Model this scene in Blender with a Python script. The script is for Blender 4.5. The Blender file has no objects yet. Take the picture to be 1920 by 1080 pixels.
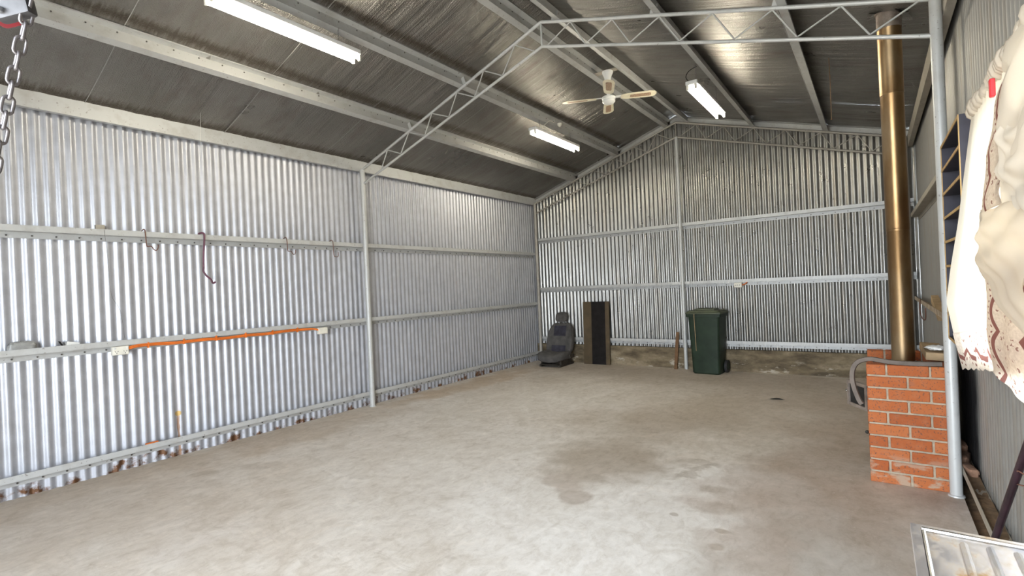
import bpy, bmesh, math, random
from mathutils import Vector, Matrix, Euler
random.seed(7)
scene = bpy.context.scene
col = scene.collection
PI = math.pi

# ------------------------------------------------------------------ camera
CAM = Vector((5.5986, 0.0, 1.5))
Rv = Vector((0.81216428, 0.58171075, -0.04474129))
Uv = Vector((0.03573591, 0.02694299, 0.99899801))
Fv = Vector((-0.58233335, 0.81294937, -0.00109417))
FPX = 949.6
cam_d = bpy.data.cameras.new('camera'); cam = bpy.data.objects.new('camera', cam_d); col.objects.link(cam)
M = Matrix((Rv, Uv, -Fv)).transposed().to_4x4(); M.translation = CAM
cam.matrix_world = M
cam_d.sensor_width = 36.0; cam_d.lens = FPX / 1920.0 * 36.0; cam_d.clip_start = 0.02; cam_d.clip_end = 200
scene.camera = cam
def ray(px, py): return Rv*((px-960)/FPX) - Uv*((py-540)/FPX) + Fv

# ------------------------------------------------------------------ light and view
w = bpy.data.worlds.new('overcast_sky'); scene.world = w; w.use_nodes = True
bg = w.node_tree.nodes['Background']
bg.inputs[0].default_value = (0.84, 0.92, 1.0, 1); bg.inputs[1].default_value = 16.0
scene.view_settings.view_transform = 'Standard'; scene.view_settings.look = 'None'
scene.view_settings.gamma = 1.0; scene.view_settings.use_curve_mapping = False
scene.view_settings.exposure = 0.54
scene.cycles.max_bounces = 6; scene.cycles.transmission_bounces = 4; scene.cycles.caustics_reflective = False; scene.cycles.caustics_refractive = False
TUBE = 62.0
# portals only tell the sampler where the openings are; they give off no light themselves
def portal(name, loc, rot, sx, sy):
    l = bpy.data.lights.new(name, 'AREA'); l.shape = 'RECTANGLE'; l.size = sx; l.size_y = sy
    l.cycles.is_portal = True
    o = bpy.data.objects.new(name, l); col.objects.link(o); o.location = loc; o.rotation_euler = rot
DOORX0, DOORX1, DOORZ = 3.1, 5.95, 2.9
FY = -1.90
portal('doorway_portal', ((DOORX0+DOORX1)/2, FY-.02, DOORZ/2), (PI/2, 0, 0), DOORX1-DOORX0, DOORZ)

# ------------------------------------------------------------------ material helpers
class G:
    def __init__(s, name, rough=.5, metal=0.0, base=(.5, .5, .5), spec=.5):
        s.m = bpy.data.materials.new(name); s.m.use_nodes = True
        s.t = s.m.node_tree; s.b = s.t.nodes['Principled BSDF']
        s.set('Roughness', rough); s.set('Metallic', metal); s.set('Base Color', base); s.set('Specular IOR Level', spec)
    def node(s, k): return s.t.nodes.new(k)
    def link(s, a, b): s.t.links.new(a, b)
    def put(s, sock, v):
        if isinstance(v, bpy.types.NodeSocket): s.link(v, sock)
        elif isinstance(v, (tuple, list)):
            sock.default_value = (*v, 1) if len(v) == 3 and sock.type == 'RGBA' else v
        else: sock.default_value = v
    def set(s, k, v): s.put(s.b.inputs[k], v)
    def pos(s, scale=(1, 1, 1), off=(0, 0, 0), src='pos'):
        if src == 'pos': o = s.node('ShaderNodeNewGeometry').outputs['Position']
        else: o = s.node('ShaderNodeTexCoord').outputs[src]
        mp = s.node('ShaderNodeMapping'); s.link(o, mp.inputs[0])
        mp.inputs['Scale'].default_value = scale; mp.inputs['Location'].default_value = off
        return mp.outputs[0]
    def noise(s, vec, scale=5, detail=4, rough=.55, dist=0):
        n = s.node('ShaderNodeTexNoise'); s.link(vec, n.inputs['Vector'])
        n.inputs['Scale'].default_value = scale; n.inputs['Detail'].default_value = detail
        n.inputs['Roughness'].default_value = rough; n.inputs['Distortion'].default_value = dist
        return n.outputs[0]
    def noisec(s, vec, scale=5, detail=2):
        n = s.node('ShaderNodeTexNoise'); s.link(vec, n.inputs['Vector'])
        n.inputs['Scale'].default_value = scale; n.inputs['Detail'].default_value = detail
        return n.outputs['Color']
    def voro(s, vec, scale=5, feature='F1', out='Distance'):
        n = s.node('ShaderNodeTexVoronoi'); n.feature = feature; s.link(vec, n.inputs['Vector'])
        n.inputs['Scale'].default_value = scale; return n.outputs[out]
    def ramp(s, f, pts, interp='LINEAR'):
        r = s.node('ShaderNodeValToRGB'); s.put(r.inputs[0], f); e = r.color_ramp.elements
        r.color_ramp.interpolation = interp
        while len(e) < len(pts): e.new(.5)
        for k, (p, c) in zip(e, pts):
            k.position = p; k.color = (c, c, c, 1) if not isinstance(c, (tuple, list)) else (*c, 1)
        return r.outputs[0]
    def mix(s, f, a, b, mode='MIX'):
        n = s.node('ShaderNodeMix'); n.data_type = 'RGBA'; n.blend_type = mode
        s.put(n.inputs[0], f); s.put(n.inputs[6], a); s.put(n.inputs[7], b); return n.outputs[2]
    def math(s, op, a, b=0.0, c=0.0, clamp=False):
        n = s.node('ShaderNodeMath'); n.operation = op; n.use_clamp = clamp
        s.put(n.inputs[0], a); s.put(n.inputs[1], b); s.put(n.inputs[2], c); return n.outputs[0]
    def sep(s, v):
        n = s.node('ShaderNodeSeparateXYZ'); s.link(v, n.inputs[0]); return n.outputs
    def vadd(s, a, b, op='ADD'):
        n = s.node('ShaderNodeVectorMath'); n.operation = op; s.put(n.inputs[0], a); s.put(n.inputs[1], b); return n.outputs[0]
    def bump(s, h, strength=.3, dist=.01, prev=None):
        n = s.node('ShaderNodeBump'); s.put(n.inputs['Height'], h)
        n.inputs['Strength'].default_value = strength; n.inputs['Distance'].default_value = dist
        if prev is not None: s.link(prev, n.inputs['Normal'])
        s.link(n.outputs[0], s.b.inputs['Normal']); return n.outputs[0]

MT = {}
def simple(name, base, rough=.5, metal=0, var=.12, scale=12, bump=0, spec=.5, src='Object'):
    g = G(name, rough, metal, base, spec)
    if var:
        f = g.noise(g.pos(src=src) if src != 'pos' else g.pos(), scale, 4)
        lo = tuple(c*(1-var) for c in base); hi = tuple(min(1, c*(1+var)) for c in base)
        g.set('Base Color', g.ramp(f, [(.3, lo), (.7, hi)]))
        if bump: g.bump(f, bump, .004)
    MT[name] = g.m; return g.m

# galvanised corrugated sheet: blotchy zinc, vertical dust streaks, rust low down on the left wall
def galv(name, tint=(.60, .63, .67), rust=False, dust=.25, soot=False, rough=.40, metal=.45):
    g = G(name, rough, metal, tint)
    P = g.pos()
    sp = g.noise(g.pos((1, 1, 1)), 9, 3)
    st = g.noise(g.pos((9, 9, .35)), 2.2, 5)
    c = g.ramp(sp, [(.3, tuple(v*.90 for v in tint)), (.7, tuple(min(1, v*1.07) for v in tint))])
    dm = g.ramp(st, [(.52, 0.0), (.75, 1.0)])
    c = g.mix(g.math('MULTIPLY', dm, dust), c, (.30, .25, .19))
    spk = g.ramp(g.noise(P, 55, 2), [(.73, 0.0), (.77, 1.0)])
    c = g.mix(g.math('MULTIPLY', spk, .3), c, (.13, .10, .08))
    z = g.sep(P)[2]; mt = metal
    if rust:
        low = g.ramp(z, [(.02, 1.0), (.17, .0)])
        nz = g.noise(P, 6, 5, .65)
        y = g.sep(P)[1]
        patchy = g.ramp(g.math('ADD', g.math('MULTIPLY', low, .22), nz), [(.70, 0.0), (.80, 1.0)])
        nearfloor = g.ramp(z, [(.13, 1.0), (.2, 0.0)])
        patchy = g.math('MULTIPLY', patchy, nearfloor)
        c = g.mix(patchy, c, (.16, .075, .035))
        # rust run at y = 2.1
        dy = g.math('ABSOLUTE', g.math('SUBTRACT', y, 2.105))
        wob = g.math('MULTIPLY', g.noise(g.pos((14, 14, 2)), 4, 3), .030)
        col_m = g.math('LESS_THAN', dy, g.math('SUBTRACT', wob, .004))
        col_m = g.math('MULTIPLY', col_m, g.ramp(z, [(.36, 1.0), (.46, .25)]))
        col_m = g.math('MULTIPLY', col_m, g.math('LESS_THAN', z, .95))
        c = g.mix(g.math('MULTIPLY', col_m, .8), c, (.27, .13, .05))
        blob = g.math('ADD', g.math('POWER', g.math('DIVIDE', dy, .032), 2.0), g.math('POWER', g.math('DIVIDE', g.math('SUBTRACT', z, .41), .028), 2.0))
        blob = g.math('LESS_THAN', g.math('ADD', blob, g.noise(P, 60, 3)), 1.25)
        c = g.mix(g.math('MULTIPLY', blob, .8), c, (.48, .30, .05))
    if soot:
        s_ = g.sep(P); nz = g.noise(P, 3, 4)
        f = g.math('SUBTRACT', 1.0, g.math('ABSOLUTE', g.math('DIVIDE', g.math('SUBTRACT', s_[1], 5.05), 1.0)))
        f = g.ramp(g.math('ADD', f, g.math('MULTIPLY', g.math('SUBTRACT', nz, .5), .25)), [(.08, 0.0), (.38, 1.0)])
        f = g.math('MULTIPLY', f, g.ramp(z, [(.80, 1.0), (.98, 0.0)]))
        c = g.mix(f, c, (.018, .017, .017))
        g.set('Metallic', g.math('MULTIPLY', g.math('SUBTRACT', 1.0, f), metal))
    g.set('Base Color', c)
    g.set('Roughness', g.ramp(sp, [(.2, rough-.06), (.8, rough+.12)]))
    MT[name] = g.m
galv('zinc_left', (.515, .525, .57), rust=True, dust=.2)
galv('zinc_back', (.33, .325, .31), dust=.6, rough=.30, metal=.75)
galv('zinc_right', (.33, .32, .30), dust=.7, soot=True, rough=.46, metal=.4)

def painted(name, base, dirt=(.26, .22, .17), amt=.5, rough=.45, metal=.15):
    g = G(name, rough, metal, base)
    f = g.ramp(g.noise(g.pos(), 7, 5, .6), [(.50, 0.0), (.78, 1.0)])
    sp = g.ramp(g.noise(g.pos(), 45, 2), [(.68, 0.0), (.72, 1.0)])
    c = g.mix(g.math('MULTIPLY', f, amt), base, dirt)
    c = g.mix(g.math('MULTIPLY', sp, .5), c, (.12, .08, .06))
    g.set('Base Color', c); MT[name] = g.m
painted('girt_steel', (.56, .565, .56), amt=.4)
painted('girt_dusty', (.42, .385, .32), amt=.7, rough=.6)
painted('purlin_steel', (.50, .50, .485), amt=.45)
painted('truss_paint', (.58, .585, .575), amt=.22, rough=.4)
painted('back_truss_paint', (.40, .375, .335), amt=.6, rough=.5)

# silver bubble foil
def foil():
    g = G('bubble_foil', .33, .92, (.40, .385, .355))
    P = g.pos()
    big = g.noise(P, 1.3, 4)
    wr = g.noise(g.pos((.9, 16, .9)), 2.0, 5, .6)
    bub = g.voro(g.pos((1, 1, 1)), 95)
    dirt = g.ramp(g.noise(g.pos((.8, 2.2, .8)), 2.4, 6, .65), [(.5, 0.0), (.8, 1.0)])
    c = g.ramp(big, [(.3, (.25, .238, .215)), (.7, (.36, .345, .32))])
    c = g.mix(g.math('MULTIPLY', dirt, .5), c, (.17, .115, .10))
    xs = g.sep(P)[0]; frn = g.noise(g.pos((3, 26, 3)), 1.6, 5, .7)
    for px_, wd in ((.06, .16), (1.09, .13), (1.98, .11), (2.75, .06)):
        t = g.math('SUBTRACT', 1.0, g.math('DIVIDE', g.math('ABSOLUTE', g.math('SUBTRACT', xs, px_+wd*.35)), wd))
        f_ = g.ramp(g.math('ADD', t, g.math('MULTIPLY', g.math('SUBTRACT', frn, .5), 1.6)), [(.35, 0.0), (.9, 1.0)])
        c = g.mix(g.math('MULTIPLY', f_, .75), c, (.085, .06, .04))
    g.set('Base Color', c)
    g.set('Roughness', g.ramp(g.noise(P, 2.2, 3), [(.3, .27), (.7, .42)]))
    n = g.bump(wr, .9, .018)
    n = g.bump(g.noise(g.pos((.7, 30, .7)), 2.6, 4, .6), .6, .008, n)
    g.bump(bub, .6, .006, n)
    MT['bubble_foil'] = g.m
foil()
simple('seam_tape', (.48, .48, .47), .45, .4, .1, 20)

# concrete floor
def concrete():
    g = G('concrete_floor', .6, 0, (.5, .45, .4), .35)
    P = g.pos()
    wob = g.vadd(P, g.vadd(g.noisec(P, 1.6, 4), (.5, .5, .5), 'SUBTRACT'), 'ADD')
    a = g.noise(P, .55, 5, .6); b = g.noise(g.pos((1.6, .6, 1)), 1.5, 6, .62, .4); f = g.noise(P, 14, 5, .6)
    c = g.ramp(a, [(.32, (.66, .59, .515)), (.50, (.74, .685, .625)), (.66, (.80, .755, .715))])
    c = g.mix(g.math('MULTIPLY', g.ramp(b, [(.48, 0.0), (.68, 1.0)]), .42), c, (.52, .45, .37))
    c = g.mix(g.math('MULTIPLY', g.ramp(b, [(.28, 1.0), (.42, 0.0)]), .45), c, (.82, .78, .73))
    c = g.mix(g.math('MULTIPLY', g.ramp(f, [(.5, 0.0), (.75, 1.0)]), .25), c, (.50, .44, .375))
    m1 = g.noise(wob, 2.6, 7, .72, .6); m2 = g.noise(g.pos((1.0, 2.6, 1), (3, 1, 0)), 3.2, 6, .75, .8)
    c = g.mix(g.math('MULTIPLY', g.ramp(m1, [(.50, 0.0), (.66, 1.0)]), .38), c, (.47, .40, .325))
    c = g.mix(g.math('MULTIPLY', g.ramp(m1, [(.34, 1.0), (.45, 0.0)]), .40), c, (.84, .805, .76))
    c = g.mix(g.math('MULTIPLY', g.ramp(m2, [(.55, 0.0), (.62, 1.0)]), .28), c, (.44, .375, .31))
    c = g.mix(g.math('MULTIPLY', g.ramp(g.noise(P, 60, 3), [(.6, 0.0), (.7, 1.0)]), .2), c, (.36, .30, .25))
    s_ = g.sep(P)
    wobs = {}
    def wobn(ns):
        k = min((1.4, 2.4, 6.0), key=lambda q: abs(q-ns))
        if k not in wobs: wobs[k] = g.vadd(g.noisec(P, k, 6), (.5, .5, .5), 'SUBTRACT')
        return wobs[k]
    def blob(cx, cy, rx, ry, colr, amt, edge=.25, ang=0.0, wobble=.35, nscale=3.0):
        v = g.vadd(P, (-cx, -cy, 0))
        nz = g.vadd(wobn(nscale), (wobble*max(rx, ry)*3.6,)*3, 'MULTIPLY')
        v = g.vadd(v, nz)
        mp = g.node('ShaderNodeMapping'); mp.vector_type = 'TEXTURE'; g.link(v, mp.inputs[0])
        mp.inputs['Rotation'].default_value = (0, 0, ang); mp.inputs['Scale'].default_value = (rx, ry, 1e6)
        d = g.node('ShaderNodeVectorMath'); d.operation = 'LENGTH'; g.link(mp.outputs[0], d.inputs[0])
        m = g.ramp(d.outputs['Value'], [(max(0, 1-edge)*.5, 1.0), (min(1, (1+edge)*.5), 0.0)]) if False else g.math('SUBTRACT', 1.0, g.math('SMOOTH_MIN', 1.0, g.math('MAXIMUM', g.math('DIVIDE', g.math('SUBTRACT', d.outputs['Value'], 1-edge), 2*edge), 0.0), .05), clamp=True)
        return g.math('MULTIPLY', m, amt, clamp=True)
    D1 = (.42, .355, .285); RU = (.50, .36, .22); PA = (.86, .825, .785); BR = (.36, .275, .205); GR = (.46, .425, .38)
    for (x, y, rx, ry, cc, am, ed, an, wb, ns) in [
        (2.7, 3.2, 1.5, .8, PA, .5, .6, .7, .3, 1.4), (1.3, 4.7, 1.5, .8, PA, .42, .6, .7, .3, 1.2), (4.35, 2.9, 1.05, 1.0, PA, .85, .35, .5, .3, 1.6), (2.1, 6.0, 1.1, .8, PA, .35, .7, .5, .3, 1.2),  # painted brightness for the lit centre and right front, mixed with real pale patches
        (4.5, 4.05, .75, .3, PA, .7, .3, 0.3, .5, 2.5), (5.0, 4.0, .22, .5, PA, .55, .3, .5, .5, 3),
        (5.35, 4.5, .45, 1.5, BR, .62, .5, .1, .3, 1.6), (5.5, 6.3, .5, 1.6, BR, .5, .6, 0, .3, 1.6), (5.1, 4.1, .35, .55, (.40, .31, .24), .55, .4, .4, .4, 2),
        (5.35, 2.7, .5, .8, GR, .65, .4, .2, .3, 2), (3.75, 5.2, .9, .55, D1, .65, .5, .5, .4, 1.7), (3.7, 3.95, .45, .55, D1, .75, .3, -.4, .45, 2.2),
        (4.0, 8.1, 2.6, .75, D1, .65, .6, 0, .2, 1.2), (4.6, 6.6, 1.6, 1.3, D1, .5, .6, 0, .3, 1.5), (1.8, 7.9, 1.8, .6, D1, .4, .6, 0, .2, 1.2),  # back floor dirt, also darkened in colour where less light reaches
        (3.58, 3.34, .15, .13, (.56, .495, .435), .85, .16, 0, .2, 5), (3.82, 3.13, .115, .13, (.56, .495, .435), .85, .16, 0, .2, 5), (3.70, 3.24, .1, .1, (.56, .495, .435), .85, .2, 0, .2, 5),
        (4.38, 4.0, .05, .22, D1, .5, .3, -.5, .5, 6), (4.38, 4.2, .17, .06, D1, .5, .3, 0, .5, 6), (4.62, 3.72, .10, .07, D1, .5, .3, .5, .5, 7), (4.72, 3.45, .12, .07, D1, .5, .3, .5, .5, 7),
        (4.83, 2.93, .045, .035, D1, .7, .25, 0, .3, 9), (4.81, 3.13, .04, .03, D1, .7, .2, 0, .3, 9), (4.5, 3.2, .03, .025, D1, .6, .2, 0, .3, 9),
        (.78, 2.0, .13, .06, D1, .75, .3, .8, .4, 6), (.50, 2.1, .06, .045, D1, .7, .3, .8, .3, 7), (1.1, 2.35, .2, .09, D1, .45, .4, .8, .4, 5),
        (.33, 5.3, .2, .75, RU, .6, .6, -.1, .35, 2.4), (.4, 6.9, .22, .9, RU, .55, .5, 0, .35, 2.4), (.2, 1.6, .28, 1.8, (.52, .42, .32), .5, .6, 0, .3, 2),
        (.9, 1.3, 1.5, 1.1, (.54, .455, .37), .6, .5, 0, .3, 1.3), (.35, 3.3, .35, 1.3, (.52, .42, .32), .45, .6, 0, .3, 2), (4.9, 3.45, .25, .8, (.50, .40, .33), .5, .4, .3, .4, 2.5)]:  # wide left-front blob paints in weaker light there; the other two are stains
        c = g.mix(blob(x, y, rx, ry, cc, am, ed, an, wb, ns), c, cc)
    # mottling, scuffs and fine grit lie over everything
    ov = g.noise(wob, 3.4, 8, .74, .9); gr = g.noise(g.pos((1.5, .8, 1), (7, 2, 0)), 11, 5, .72, .5)
    c = g.mix(.65, c, g.ramp(ov, [(.33, (1.14, 1.13, 1.12)), (.47, (1.0, 1.0, 1.0)), (.56, (.93, .915, .89)), (.68, (.78, .745, .70))]), 'MULTIPLY')
    c = g.mix(.75, c, g.ramp(gr, [(.36, (1.07, 1.07, 1.07)), (.5, (1.0, .995, .99)), (.66, (.84, .815, .78))]), 'MULTIPLY')
    pale_spots = g.ramp(g.noise(P, 26, 4, .7), [(.64, 0.0), (.70, 1.0)]); c = g.mix(g.math('MULTIPLY', pale_spots, .3), c, (.88, .85, .80))
    g.set('Base Color', c)
    g.set('Roughness', g.ramp(a, [(.3, .52), (.7, .68)]))
    g.bump(g.math('ADD', f, g.noise(P, 90, 2)), .12, .004)
    MT['concrete_floor'] = g.m
concrete()
def plinthmat():
    g = G('plinth_concrete', .9, 0, (.2, .16, .1)); P = g.pos()
    a = g.noise(g.pos((.8, 1, 2.4)), 2.6, 6, .65); b = g.noise(P, 16, 4)
    c = g.ramp(a, [(.34, (.085, .065, .04)), (.5, (.20, .155, .095)), (.66, (.33, .27, .185))])
    c = g.mix(g.ramp(b, [(.55, 0.0), (.75, .6)]), c, (.10, .08, .055))
    z = g.sep(P)[2]
    salt = g.math('MULTIPLY', g.ramp(g.noise(g.pos((1.2, 1, 3)), 3.3, 5, .7), [(.56, 0.0), (.64, 1.0)]), g.ramp(z, [(.12, 1.0), (.22, 0.0)]))
    c = g.mix(g.math('MULTIPLY', salt, .8), c, (.55, .50, .42))
    g.set('Base Color', c); g.bump(b, .4, .01); MT['plinth_concrete'] = g.m
plinthmat()
# brick face with dark iron specks
def brickmat():
    g = G('orange_brick', .85, 0, (.5, .17, .07)); P = g.pos(src='Object')
    oi = g.node('ShaderNodeObjectInfo').outputs['Random']
    rnd = g.ramp(oi, [(0.0, (.34, .082, .020)), (.5, (.41, .108, .028)), (1.0, (.46, .14, .042))])
    W = g.pos()
    a = g.noise(W, 22, 4); c = g.mix(g.ramp(a, [(.45, 0.0), (.75, .45)]), rnd, (.44, .17, .08))
    sp = g.ramp(g.noise(W, 85, 2), [(.60, 0.0), (.64, 1.0)]); c = g.mix(g.math('MULTIPLY', sp, .8), c, (.10, .06, .05))
    sm = g.ramp(g.noise(g.pos((1.2, 1, 3)), 9, 4), [(.62, 0.0), (.75, .6)]); c = g.mix(sm, c, (.22, .11, .08))
    z = g.sep(W)[2]
    ml = g.math('MULTIPLY', g.ramp(g.noise(g.pos((1, 1, 2)), 7, 4), [(.48, 0.0), (.56, 1.0)]), g.ramp(z, [(.10, .9), (.24, 0.0)]))
    c = g.mix(ml, c, (.42, .31, .22))
    g.set('Base Color', c); g.bump(a, .5, .005); MT['orange_brick'] = g.m
brickmat()
simple('mortar', (.40, .33, .245), .9, 0, .2, 30, .4, src='pos')
# flue: heat-browned stainless
def fluemat():
    g = G('browned_flue_steel', .3, .95, (.40, .27, .13)); P = g.pos()
    a = g.noise(g.pos((2, 2, .7)), 2.2, 5)
    c = g.ramp(a, [(.3, (.18, .098, .042)), (.5, (.26, .165, .08)), (.72, (.36, .27, .165))])
    g.set('Base Color', c); g.set('Roughness', g.ramp(g.noise(g.pos((1, 1, .4)), 5, 4), [(.3, .28), (.7, .42)])); MT['browned_flue_steel'] = g.m
fluemat()
simple('white_plastic', (.82, .79, .70), .4, 0, .06)
simple('white_enamel', (.82, .82, .80), .35, 0, .05)
simple('fan_blade_cream', (.74, .68, .52), .45, 0, .1, 20)
def canemat():
    g = G('woven_cane', .7, 0, (.45, .3, .2)); P = g.pos(src='Object')
    v = g.voro(P, 90); g.set('Base Color', g.ramp(v, [(.2, (.50, .36, .24)), (.6, (.27, .17, .11))])); MT['woven_cane'] = g.m
canemat()
simple('orange_cable', (.72, .17, .02), .5, 0, .15)
simple('rusty_wire', (.17, .075, .05), .8, .2, .3, 40)
simple('purple_hose', (.13, .045, .075), .45, 0, .35, 9)
simple('seat_grey_fabric', (.082, .077, .074), .95, 0, .35, 8, .3)
simple('seat_navy_fabric', (.034, .032, .046), .95, 0, .4, 10, .3)
simple('seat_steel', (.07, .06, .05), .6, .6, .3, 20)
simple('chrome', (.7, .7, .7), .2, 1, 0)
simple('board_brown', (.085, .058, .028), .6, 0, .25, 6)
simple('board_black', (.013, .011, .011), .8, 0, .35, 9, spec=.2)
simple('bin_green', (.015, .028, .016), .55, 0, .35, 5, spec=.3)
simple('bin_lid_green', (.050, .060, .032), .55, 0, .35, 7)
simple('black_rubber', (.018, .018, .019), .7, 0, .2)
simple('stove_black', (.02, .019, .018), .6, .4, .3)
simple('stove_frame', (.36, .30, .26), .5, .6, .35, 18)
simple('strap_rubber', (.125, .095, .075), .6, .1, .25, 14)
simple('raw_timber', (.40, .28, .155), .75, 0, .25, 9)
simple('stake_timber', (.16, .085, .04), .85, 0, .3, 14)
simple('sill_timber', (.56, .44, .28), .6, 0, .2, 10)
simple('shelf_black', (.030, .028, .042), .65, 0, .3, 8)
simple('shelf_edge', (.50, .32, .13), .7, 0, .2, 16)
simple('dirt', (.20, .13, .075), .95, 0, .4, 20, .8, src='pos')
simple('broken_brick', (.30, .17, .11), .9, 0, .3, 20, .5)
simple('maroon_paint', (.022, .008, .013), .4, .1, .6, 14)
simple('galv_chain', (.20, .185, .19), .38, .8, .3, 30)
simple('hoist_grey', (.075, .072, .076), .5, .3, .3, 20)
simple('hoist_red', (.30, .02, .03), .45, 0, .2)
simple('glass_wool', (.30, .30, .29), .35, 0, .2, 25, .5)
simple('screw_dark', (.12, .11, .10), .5, .5, 0)
simple('paper_white', (.80, .79, .76), .8, 0, .08)
simple('red_plastic', (.65, .03, .04), .4, 0, .1)
simple('ground_gravel', (.48, .44, .38), .95, 0, .2, 3, src='pos')
def emis(name, c, s):
    g = G(name, .3, 0, (.9, .9, .9)); g.set('Emission Color', c); g.set('Emission Strength', s); MT[name] = g.m
emis('lit_tube', (1.0, .92, .74), TUBE)
def fabric(name, base, trans=.45):
    g = G(name, .9, 0, base, .1); 
    tr = g.node('ShaderNodeBsdfTranslucent'); tr.inputs[0].default_value = (*base, 1)
    mx = g.node('ShaderNodeMixShader'); mx.inputs[0].default_value = trans
    out = [n for n in g.t.nodes if n.type == 'OUTPUT_MATERIAL'][0]
    g.link(g.b.outputs[0], mx.inputs[1]); g.link(tr.outputs[0], mx.inputs[2]); g.link(mx.outputs[0], out.inputs[0])
    wv = g.noise(g.pos(src='Object'), 160, 2); g.bump(wv, .15, .002)
    MT[name] = g.m; return g, tr
fabric('sheer_cream', (.66, .59, .49), .28)
fabric('swag_cream', (.72, .63, .51), .3)
fabric('drape_cream', (.78, .71, .61), .3)
def lacemat():
    g, tr = fabric('lace_trim', (.80, .72, .63), .35)
    uv = g.node('ShaderNodeTexCoord').outputs['UV']; s_ = g.sep(uv); u, v = s_[0], s_[1]
    sc = g.math('ABSOLUTE', g.math('SINE', g.math('MULTIPLY', v, PI)))        # one scallop per v unit
    edge = g.math('SUBTRACT', .50, g.math('MULTIPLY', sc, .24))
    band = g.math('LESS_THAN', g.math('ABSOLUTE', g.math('SUBTRACT', u, edge)), .065)
    # row of eyelets outside the band
    vv = g.math('SUBTRACT', g.math('FRACT', g.math('MULTIPLY', v, 6.0)), .5)
    uu = g.math('SUBTRACT', u, g.math('SUBTRACT', edge, .16))
    dd = g.math('ADD', g.math('POWER', g.math('MULTIPLY', vv, .17), 2.0), g.math('POWER', uu, 2.0))
    eye = g.math('LESS_THAN', dd, .0011)
    # flower sprays inside
    cmb = g.node('ShaderNodeCombineXYZ'); g.link(g.math('MULTIPLY', u, 3.0), cmb.inputs[0]); g.link(g.math('MULTIPLY', v, 3.0), cmb.inputs[1])
    vo = g.voro(cmb.outputs[0], 1.9); nz = g.noise(cmb.outputs[0], 4.2, 2)
    fl = g.math('MULTIPLY', g.math('LESS_THAN', vo, .30), g.math('GREATER_THAN', nz, .53))
    fl = g.math('MULTIPLY', fl, g.math('GREATER_THAN', u, g.math('ADD', edge, .13)))
    m = g.math('MAXIMUM', band, g.math('MAXIMUM', eye, g.math('MULTIPLY', fl, .85)))
    base = g.ramp(nz, [(.3, (.50, .41, .33)), (.7, (.64, .55, .46))])
    c = g.mix(m, base, (.20, .085, .07)); g.set('Base Color', c); g.link(c, tr.inputs[0])
lacemat()
def sinkmat():
    g = G('stained_stainless', .38, .75, (.6, .6, .6)); P = g.pos()
    a = g.noise(g.pos((2, 1, 1)), 6, 5, .6)
    c = g.ramp(a, [(.40, (.66, .64, .66)), (.52, (.62, .55, .48)), (.60, (.46, .29, .14))])
    g.set('Base Color', c); g.set('Metallic', g.ramp(a, [(.42, .8), (.62, .15)])); g.set('Roughness', g.ramp(a, [(.4, .3), (.65, .7)]))
    MT['stained_stainless'] = g.m
sinkmat()
def glassmat():
    g = G('window_glass', .05, 0, (.9, .95, .95))      # thin pane: clear with a faint surface reflection
    tr = g.node('ShaderNodeBsdfTransparent'); tr.inputs[0].default_value = (.95, .97, .97, 1)
    gl = g.node('ShaderNodeBsdfGlossy'); gl.inputs['Roughness'].default_value = .03
    mx = g.node('ShaderNodeMixShader'); mx.inputs[0].default_value = .06
    out = [n for n in g.t.nodes if n.type == 'OUTPUT_MATERIAL'][0]
    g.link(tr.outputs[0], mx.inputs[1]); g.link(gl.outputs[0], mx.inputs[2]); g.link(mx.outputs[0], out.inputs[0]); MT['window_glass'] = g.m
glassmat()
def timberdirty():
    g = G('weathered_white_timber', .75, 0, (.5, .4, .3)); a = g.noise(g.pos(), 9, 5)
    g.set('Base Color', g.ramp(a, [(.35, (.26, .19, .12)), (.6, (.50, .42, .33))])); MT['weathered_white_timber'] = g.m
timberdirty()

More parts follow.
